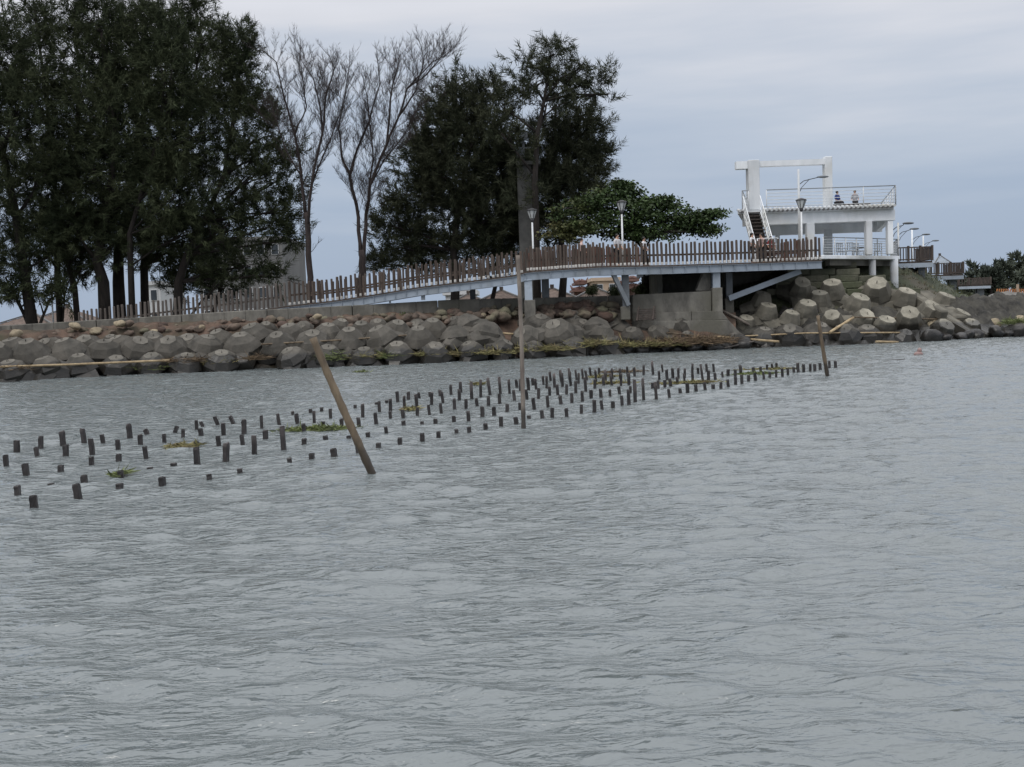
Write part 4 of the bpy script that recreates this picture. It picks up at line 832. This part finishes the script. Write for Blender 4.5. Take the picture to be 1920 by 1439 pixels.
# bare trees
def bare(label, base, Y, limbs, tr):
    b0 = P(base[0],590,Y); root = empty('bare_tree',(b0.x,Y,2.0),label,'tree','bare trees behind the ramp'); mt = MB(); mbr = MB()
    def grow(p, d, ln, r, lev):
        k = 3; pts = [p]; q = p.copy(); dd = d.copy()
        for i in range(k):
            dd = (dd+Vector((rnd(-.32,.32),rnd(-.32,.32),rnd(-.02,.26)))).normalized(); q = q+dd*ln/k; pts.append(q.copy())
        mbr.tube(pts,[r*(1-.75*i/k) for i in range(k+1)], 4 if lev < 2 else 3, cap=False)
        if lev < 3:
            nn = int(ln*(6.5 if lev==1 else 10)+.5); 
            for i in range(nn):
                s = rnd(.2,1); j = min(k-1,int(s*k)); pp = pts[j].lerp(pts[j+1],s*k-j)
                ax = Vector((rnd(-1,1),rnd(-1,1),rnd(-.3,.5))); nd = (dd*1.0+ax*.75).normalized()
                grow(pp, nd, ln*rnd(.28,.5), max(r*.5,.0065), lev+1)
    for li, (pts, r_a, r_b, yo) in enumerate(limbs):
        w_ = [P(x,y,Y+yo*min(1,i/3)) for i,(x,y) in enumerate([(x,y+22*(i==len(pts)-1 and y<180)) for i,(x,y) in enumerate(pts)])]; K = len(w_)
        if li == 0: w_ = [Vector((w_[0].x,Y,1.8))]+w_; K += 1
        # smooth subdivision with wobble
        fine = []
        for i in range(K-1):
            for t in (0,.33,.66): fine.append(w_[i].lerp(w_[i+1],t)+ (Vector((rnd(-.06,.06),rnd(-.06,.06),0)) if t else Vector()))
        fine.append(w_[-1]); n_ = len(fine); rad = [r_a+(r_b-r_a)*i/(n_-1) for i in range(n_)]
        (mt if li < tr else mbr).tube(fine, rad, 8)
        Ltot = sum((a-c).length for a,c in zip(fine,fine[1:]))
        for i in range(n_-1):
            s = i/(n_-1)
            if fine[i].z < 6.5 or s < .12: 
                if random.random() < .15 and fine[i].z > 3.8: grow(fine[i], Vector((rnd(-1,1),rnd(-.5,.5),.3)).normalized(), rnd(.7,1.8), .02, 1)
                continue
            seg = fine[i+1]-fine[i]; cntb = max(1,int(round(seg.length*6.0)))
            for k in range(cntb):
                d = (seg.normalized()+Vector((rnd(-1,1),rnd(-1,1),rnd(-.25,.35)))*.95).normalized()
                grow(fine[i].lerp(fine[i+1],random.random()), d, rnd(.9,2.5)*(1.05-.5*s), .016*(1-.4*s), 1)
    mt.build('trunk', BARKB, root); mbr.build('branches', BARKB, root)
bare('left bare leafless tree with two long upright stems, rising behind the ramp fence',(583,560),62,
 [([(583,560),(580,500),(577,430),(573,400)],.2,.15,0),([(573,400),(565,331),(553,253),(534,187),(518,117),(491,72)],.1,.015,.5),([(577,428),(584,350),(604,253),(610,187),(627,128),(615,80)],.1,.015,-.6),
  ([(604,253),(600,200),(588,148),(561,85)],.06,.015,-.3),([(553,253),(575,200),(565,140),(572,100)],.05,.012,.6),([(584,350),(620,260),(645,190),(655,120)],.05,.012,-.8),([(565,331),(535,280),(520,230),(505,160)],.05,.012,1)],1)
bare('right bare leafless tree with a dense fan of upright twigs, beside the dense casuarina',(678,560),62.5,
 [([(678,560),(680,510),(678,470)],.24,.2,0),([(676,480),(672,408),(656,331),(670,280),(693,226),(713,156),(709,90)],.12,.015,.5),([(682,480),(686,428),(693,350),(725,272),(748,218),(763,167),(810,117),(838,82)],.12,.015,-.4),
  ([(656,331),(640,290),(635,241),(647,175),(655,95)],.07,.015,.6),([(725,272),(732,187),(748,117),(752,75)],.07,.015,.4),([(748,218),(780,170),(795,110),(803,70)],.06,.015,-.8),([(690,370),(700,300),(690,200),(680,120)],.06,.015,-.6),([(763,167),(800,140),(825,110),(830,75)],.05,.012,.5),([(693,350),(720,300),(760,250),(785,200),(815,160)],.05,.012,-.3)],1)
# distant trees right
for i,(px,yt,w_) in enumerate(((1800,517,30),(1828,505,30),(1855,503,28),(1878,497,26),(1905,488,30),(1930,495,35),(1960,480,40),(1845,520,45))):
    Y = 175+rnd(-10,10); yb = 552
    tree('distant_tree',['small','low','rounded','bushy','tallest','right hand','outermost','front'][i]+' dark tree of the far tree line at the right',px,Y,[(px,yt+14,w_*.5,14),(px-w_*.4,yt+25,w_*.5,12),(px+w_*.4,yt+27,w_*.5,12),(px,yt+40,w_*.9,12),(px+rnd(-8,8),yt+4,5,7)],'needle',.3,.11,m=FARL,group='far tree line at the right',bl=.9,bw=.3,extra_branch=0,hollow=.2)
# grey mound with orange fence
mm = []; 
xs = list(range(1850,2101,10))
def prof_m(x):
    y = 556-(x-1850)*.25 if x < 1880 else 548.5; Y = 110; z = P(x,y,Y).z; return [(90,1.0),(100,1.6),(Y,max(z,1.2)),(Y+6,max(z,1.2)),(Y+20,1.5)]
strip('spoil_mound', SAND, xs, prof_m, .2, 'grey spoil mound beyond the rubble bank', 'mound', sub=4)
fn = empty('barrier_fence', P(1900,548,111),'orange plastic barrier fence on top of the grey mound','fence'); mb = MB()
x = 1868
while x < 2000: p = P(x,552,111); mb.bar(p,p+Vector((.12,0,.55)),.1,.1); x += 4.2
mb.build('mesh_panel', ORANGE, fn); p = P(1908,548,111); MB().bar(p,p+Vector((0,0,.8)),.2,.2).build('post', BUFF, fn)
# ------------------------------------------------------------ drift and litter
def stick(pts, r, label, m=BAMBY, name='drift_bamboo'):
    w_ = [P(x,y,Y) for x,y,Y in pts]; c = (w_[0]+w_[-1])/2; f = []
    for a,b_ in zip(w_,w_[1:]):
        for t in (0,.25,.5,.75): f.append(a.lerp(b_,t))
    f.append(w_[-1]); return tag(MB().tube(f,[r*(1.12 if i%2 else 1) for i in range(len(f))],7).build(name, m, loc=c), label,'bamboo','stranded bamboo poles')
yw = YW
stick([(-20,689,yw(0)-.5),(130,684,yw(130)-.5),(318,676,yw(318)-.45)],.05,'long yellow bamboo lying across the armour blocks at the left')
stick([(490,646,yw(500)+.5),(640,638,yw(640)+.6),(790,627,yw(790)+1.0)],.04,'dark bamboo lying behind the big middle row blocks',BAMB)
stick([(848,617,yw(850)+1.9),(925,624,yw(925)+1.4),(965,627,yw(965)+1.3)],.05,'pale broken bamboo lying on blocks left of the thin upright pole')
stick([(1067,646,yw(1067)+.7),(1160,645,yw(1160)+.6)],.035,'thin bamboo on the reed litter right of the thin upright pole')
stick([(1250,624,yw(1250)+1.6),(1340,634,yw(1340)+1.0)],.04,'dark bamboo slanting down in front of the abutment',BAMB)
stick([(1345,632,yw(1345)+.9),(1410,637,yw(1410)+.6),(1461,641,yw(1461)+.2)],.06,'thickest yellow bamboo of the pile below the dark strut')
stick([(1343,657,yw(1343)-.1),(1416,640,yw(1416)+.2)],.05,'grey bamboo dipping its left end in the water below the pile',BAMBG)
stick([(1370,632,yw(1370)+1),(1510,625,yw(1510)+1.0),(1700,624,yw(1700)+1.2)],.04,'very long bamboo lying along the foot of the pale tetrapods')
stick([(1555,624,yw(1555)+1),(1600,596,yw(1600)+2.2)],.07,'short thick bamboo propped diagonally on the pale tetrapods')
stick([(1600,595,yw(1600)+2.4),(1800,600,yw(1800)+2.2)],.035,'thin dark bamboo lying level over the pale tetrapods',BAMB)
stick([(1642,641,yw(1642)-.2),(1684,642,yw(1684)-.2)],.06,'short bamboo piece at the waterline under the pale tetrapods')
stick([(1354,583,59.5),(1385,598,59),(1405,610,59)],.07,'grey drift log leaning beside the abutment wing',BAMBG,'drift_log')
stick([(1033,632,yw(1033)+1.2),(1058,655,yw(1058)+.2)],.05,'dark stick lying below the white bottle',WOODD,'drift_stick')
def litter(px, py, Y, rx, ry, n_, m, label, ln=.5, name='reed_litter', cat='drift reeds', zf=None, kind=None, grp=None, up=.35):
    c = P(px,py,Y) if zf is None else PG(px,py,zf); R = rx*c.y/F
    base_ = np.array(c)+RNG.normal(size=(n_,3))*np.array([R*.5,max(.15,ry*c.y/F*1.5),ry*c.y/F*.35]); dd = rand_unit(n_); dd[:,2] = np.abs(dd[:,2])*up; dd[:,0] *= 1.6; dd /= np.linalg.norm(dd,axis=1,keepdims=True)
    if zf is not None: base_[:,2] = np.abs(base_[:,2]-zf)*.5+zf
    o = bpy.data.objects.new(name,None); bpy.data.objects.remove(o)
    q = blades(name, base_-np.array(c), dd, RNG.uniform(.3,1.2,n_)*ln, RNG.uniform(.012,.035,n_), m, None); q.location = c
    return tag(q,label,cat,grp,kind)
LT = [(1100,645,60,6,700,REED,'mat of yellow green reeds stranded right of the thin upright pole'),(1010,655,60,6,800,REED,'reed litter on blocks behind the thin upright pole'),(900,662,70,6,800,REED,'reed litter along the waterline left of the thin upright pole'),
 (1180,648,60,5,700,REED,'reed litter at the water edge below the jumbled blocks'),(1290,642,70,9,2600,STRAW,'thick brown straw drift heap in front of the abutment'),(1340,640,40,8,1400,STRAW,'right end of the brown straw heap beside the bamboo pile'),
 (1250,646,40,6,900,REED,'yellowish reeds at the left end of the straw heap'),(350,676,45,6,500,STRAW,'brown reeds caught at the tip of the long yellow bamboo'),(410,680,25,5,300,REED,'small reed tangle two blocks left of the leaning pole'),
 (285,690,30,6,220,GREENW,'green weeds hanging by the long yellow bamboo'),(480,672,25,4,200,STRAW,'little straw tuft left of the leaning pole'),(620,670,22,12,450,GREENW,'green weeds growing behind the leaning pole'),(690,668,25,8,300,REED,'reeds right of the leaning pole'),
 (735,668,18,6,420,GREENW,'bright green tuft on the armour blocks'),(800,665,25,5,300,REED,'faint reeds right of the bright green tuft'),(25,692,20,5,150,STRAW,'straw bits under the left end of the long bamboo'),(1905,605,25,6,700,GREENW,'green weeds on the far right bank')]
for (x,y,rx,ry,n_,m,lb) in LT: litter(x,y,yw(x)-.15 if y > 640 else yw(x)+.9,rx,ry,n_,m,lb,ln=.55,grp='stranded reeds and weeds')
FT = [(597,805,52,3.5,900,GREENW,'large floating green weed mat just left of the leaning pole'),(345,837,28,2.5,200,REED,'pale floating reed bundle among the left stakes'),(227,889,10,2,70,GREENW,'weed caught on a stub stake at the left'),
 (1130,707,24,3,500,REED,'floating weeds among the rear stakes right of the upright pole'),(1145,719,28,4,600,REED,'floating reed tangle among the stakes at the centre right'),(1290,718,50,3.5,420,REED,'floating reeds between the rows of stakes'),
 (1415,702,38,5,500,GREENW,'floating green weeds at the right part of the stakes'),(1440,693,50,3,300,REED,'floating reeds near the rear right stakes'),(680,697,13,1.5,90,GREENW,'tiny floating weed patch near the armour blocks'),(897,721,12,6,120,REED,'few bent reeds among the stakes left of the upright pole'),(770,768,12,6,120,REED,'few bent reeds right of the leaning pole'),(1165,698,34,2.5,450,STRAW,'brown floating litter behind the rear stakes')]
for (x,y,rx,ry,n_,m,lb) in FT: litter(x,y,0,rx,ry,int(n_*1.8),m,lb,ln=.18,name='floating_weed',cat='weed',zf=.02,grp='weeds floating among the stakes',up=.25)
o = stick([(1658,677,PG(1658,677).y),(1696,675,PG(1696,675).y)],.03,'thin twig floating on the open water at the right',STAKE,'floating_twig')
g = PG(1722,666); tag(MB().ball(g+Vector((0,0,.03)),(.2,.16,.12),8).ball(g+Vector((.05,0,.18)),(.1,.1,.12),6).build('float', PINKM, loc=g),'small pinkish float on the open water at the right','float')
def lump(px,py,Y,s,m,name,label,cat):
    c = P(px,py,Y); bm = bmesh.new(); bmesh.ops.create_icosphere(bm,subdivisions=3,radius=1)
    for v in bm.verts: v.co *= 1+.45*mn.fractal(v.co*1.7+Vector((px,0,0)),1,2,4); v.co = Vector((v.co.x*s[0],v.co.y*s[1],v.co.z*s[2]))
    me = bpy.data.meshes.new(name); bm.to_mesh(me); bm.free(); me.materials.append(m); o = bpy.data.objects.new(name,me); col.objects.link(o); o.location = c; return tag(o,label,cat)
def bottle(px,py,Y,s,rz,label):
    c = P(px,py,Y); mb = MB(); R = Matrix.Rotation(rz,3,'Y')
    pr = [(-.28,.02),(-.27,.09),(.1,.1),(.2,.07),(.24,.035),(.33,.035)]; mb.tube([c+R@Vector((t*s,0,0)) for t,_ in pr],[r*s for _,r in pr],9); r_ = empty('plastic_bottle',c,label,'bottle'); mb.build('body', WPLAS, r_)
    MB().tube([c+R@Vector((.33*s,0,0)),c+R@Vector((.38*s,0,0))],.045*s,8).build('cap', WPLAS, r_)
bottle(1040,624,yw(1040)+.9,1.3,-.15,'white plastic bottle lying on blocks right of the thin upright pole')
bottle(1272,661,yw(1272)-.1,.8,.2,'little white bottle at the waterline below the straw heap')
bottle(1572,608,60,1.0,.1,'white container wedged between pale tetrapods')
lump(1085,658,yw(1085)+.3,(.32,.2,.2),WPLAS,'foam_block','crumpled white foam piece at the waterline','foam')
lump(1500,586,60.3,(.95,.3,.28),PLAS,'plastic_sheet','shiny black plastic sheet draped over the pale tetrapods','plastic sheet'); 
q = bpy.data.objects['plastic_sheet']; q.rotation_euler = (0,-.05,0)
pal = empty('wooden_pallet', P(1208,590,57.6),'old dark wooden pallet leaning against the abutment foot','pallet')
for k,(y,th) in enumerate(((581,.16),(592,.16))):
    a = P(1195,y,57.7-.25*k); c = P(1229,y-1,57.7-.25*k); mb = MB()
    for j in range(3): mb.bar(a+Vector((0,-.06*j,-.1*j)),c+Vector((0,-.06*j,-.1*j)),.03,.07)
    mb.build('slat_panel', WOODD, pal)
mb = MB(); mb.bar(P(1198,576,57.8),P(1194,602,57.2),.08,.08).bar(P(1227,575,57.8),P(1224,600,57.2),.08,.08); mb.build('stringer', WOODD, pal)
# ------------------------------------------------------------ people
def skinmesh(name, nodes, edges, m, parent, sub=1, rootn=0):
    me = bpy.data.meshes.new(name); base = wloc(parent) if parent else Vector(); keys = list(nodes)
    me.from_pydata([tuple(Vector(nodes[k][0])) for k in keys],[(keys.index(a),keys.index(b_)) for a,b_ in edges],[])
    o = bpy.data.objects.new(name,me); col.objects.link(o); o.parent = parent
    s = o.modifiers.new('skin','SKIN'); s.use_smooth_shade = True
    for i,k in enumerate(keys): r = nodes[k][1]; r = r if hasattr(r,'__len__') else (r,r); me.skin_vertices[0].data[i].radius = r; me.skin_vertices[0].data[i].use_root = (i==rootn)
    me.materials.append(m); o.modifiers.new('sub','SUBSURF').levels = sub; o.modifiers['sub'].render_levels = sub; return o
def person(px, Y, z, rz, label, shirt, pants, sit=False, hair=HAIR, s=1.0, long=False):
    p = P(px,450,Y); r = empty('person',(p.x,Y,z),label,'person')
    dz = -.42 if sit else 0; nd = {}; hp = .93+dz
    nd['pel'] = ((0,0,hp),(.15,.11)); nd['wa'] = ((0,-.01,hp+.17),(.13,.09)); nd['ch'] = ((0,0,hp+.38),(.16,.11)); nd['nb'] = ((0,0,hp+.52),(.07,.07)); nd['nk'] = ((0,.0,hp+.6),.055)
    nd['hd'] = ((0,-.02,hp+.7),(.085,.095)); nd['ht'] = ((0,-.01,hp+.79),(.07,.08)); ed = [('pel','wa'),('wa','ch'),('ch','nb'),('nb','nk'),('nk','hd'),('hd','ht')]
    nd['nose'] = ((0,-.125,hp+.69),.014); ed.append(('hd','nose'))
    for sd_,nm in ((-1,'l'),(1,'r')):
        nd['sh'+nm] = ((sd_*.18,0,hp+.47),.06); nd['el'+nm] = ((sd_*.24,-.03,hp+.2),.042); nd['wr'+nm] = ((sd_*.2,-.2,hp+.02 if not sit else hp+.1),.03); nd['pa'+nm] = ((sd_*.19,-.27,hp-.02 if not sit else hp+.08),(.035,.018))
        ed += [('nb','sh'+nm),('sh'+nm,'el'+nm),('el'+nm,'wr'+nm),('wr'+nm,'pa'+nm)]
        for f in range(5):
            q = Vector(nd['pa'+nm][0])+Vector((sd_*(-.03+f*.014),-.05-.012*(2-abs(f-2)),-.02 if f else .0)); 
            if f == 0: q = Vector(nd['pa'+nm][0])+Vector((-sd_*.05,-.02,0))
            nd['f%d'%f+nm] = (tuple(q),.008); ed.append(('pa'+nm,'f%d'%f+nm))
        nd['hi'+nm] = ((sd_*.09,0,hp-.04),.085)
        if sit: nd['kn'+nm] = ((sd_*.12,-.42,hp+.02),.06); nd['an'+nm] = ((sd_*.12,-.45,.09),.04); nd['to'+nm] = ((sd_*.12,-.6,.04),.035)
        else: nd['kn'+nm] = ((sd_*.11,-.03+sd_*.05,.5),.06); nd['an'+nm] = ((sd_*.11,sd_*.12,.09),.04); nd['to'+nm] = ((sd_*.12,-.14+sd_*.12,.04),.035)
        ed += [('pel','hi'+nm),('hi'+nm,'kn'+nm),('kn'+nm,'an'+nm),('an'+nm,'to'+nm)]
    skinmesh('body',nd,ed,SKIN,r)
    def grow_(keys, k, extra=None):
        return {q:(nd[q][0],tuple(x+k for x in (nd[q][1] if hasattr(nd[q][1],'__len__') else (nd[q][1],)*2))) for q in keys}
    ks = ['pel','wa','ch','nb','shl','ell','shr','elr']; skinmesh('shirt',grow_(ks,.022),[e_ for e_ in ed if e_[0] in ks and e_[1] in ks],shirt,r)
    ks = ['pel','hil','knl','anl','hir','knr','anr']; skinmesh('trousers',grow_(ks,.016),[e_ for e_ in ed if e_[0] in ks and e_[1] in ks],pants,r)
    hb = Vector((0,.015,hp+.745)); MB_ = MB(); MB_.ball(hb,(.098,.112,.098),10)
    if long: MB_.ball(hb+Vector((0,.05,-.12)),(.09,.06,.16),8)
    h = MB_; me = bpy.data.meshes.new('hair'); me.from_pydata(h.v,[],h.f); me.polygons.foreach_set('use_smooth',h.sm); me.materials.append(hair); o = bpy.data.objects.new('hair',me); col.objects.link(o); o.parent = r
    for sd_ in (-1,1):
        ey = MB().ball((sd_*.033,-.112,hp+.715),.011,6); me = bpy.data.meshes.new('eye'); me.from_pydata(ey.v,[],ey.f); me.materials.append(HAIR); o = bpy.data.objects.new('eye',me); col.objects.link(o); o.parent = r
    r.rotation_euler = (0,0,rz); r.scale = (s,s,s)
person(1157,58.0,fpt(1157).z,.7,'person in a white shirt standing on the deck left of the middle lamp post',CW,CD)
person(1090,58.0,fpt(1090).z,1.4,'person showing only the head above the fence, left of the one in white',CP,CD,s=.93)
person(1410,60.6,fpt(1410).z,.9,'dark haired person in white at the pavilion stair foot, left one of a pair',CW,CD,s=.98,long=True)
person(1427,60.9,fpt(1427).z,-.8,'long haired person in a pale top standing right of the pavilion stairs, right of two',CP,CD,s=.96,long=True)
person(1207,58.4,fpt(1207).z,1.0,'person in a white shirt mostly hidden behind the pickets right of the middle lamp post',CW,CD,s=.9)
person(1445,61.0,fpt(1445).z,.2,'person in red behind the pickets, next to the pair at the stairs',CR,CD,s=.86)
for px,sh,lb,rz in ((1571,CB,'person in a blue and white top sitting on the upper pavilion deck',.6),(1604,CG,'person in grey sitting on the upper pavilion deck, right of the one in blue',-.2)):
    person(px,65.6,uz-.05,rz,lb,sh,CD,sit=True,s=.85)
    p = P(px,380,65.7); bn = empty('bench',(p.x,65.8,uz-.05),'low dark bench under the person '+('in blue' if sh is CB else 'in grey')+' on the upper deck','bench')
    MB().box((p.x+.3,65.85,uz+.24),(1.2,.4,.07)).build('seat', WOODD, bn)
    for a in (-.2,.8): MB().box((p.x+a,65.85,uz+.08),(.1,.35,.26)).build('leg', WHITE, bn)

for o in col.objects:
    if 'label' in o and len(o['label'].split()) > 15: print('LONG', len(o['label'].split()), o['label'])
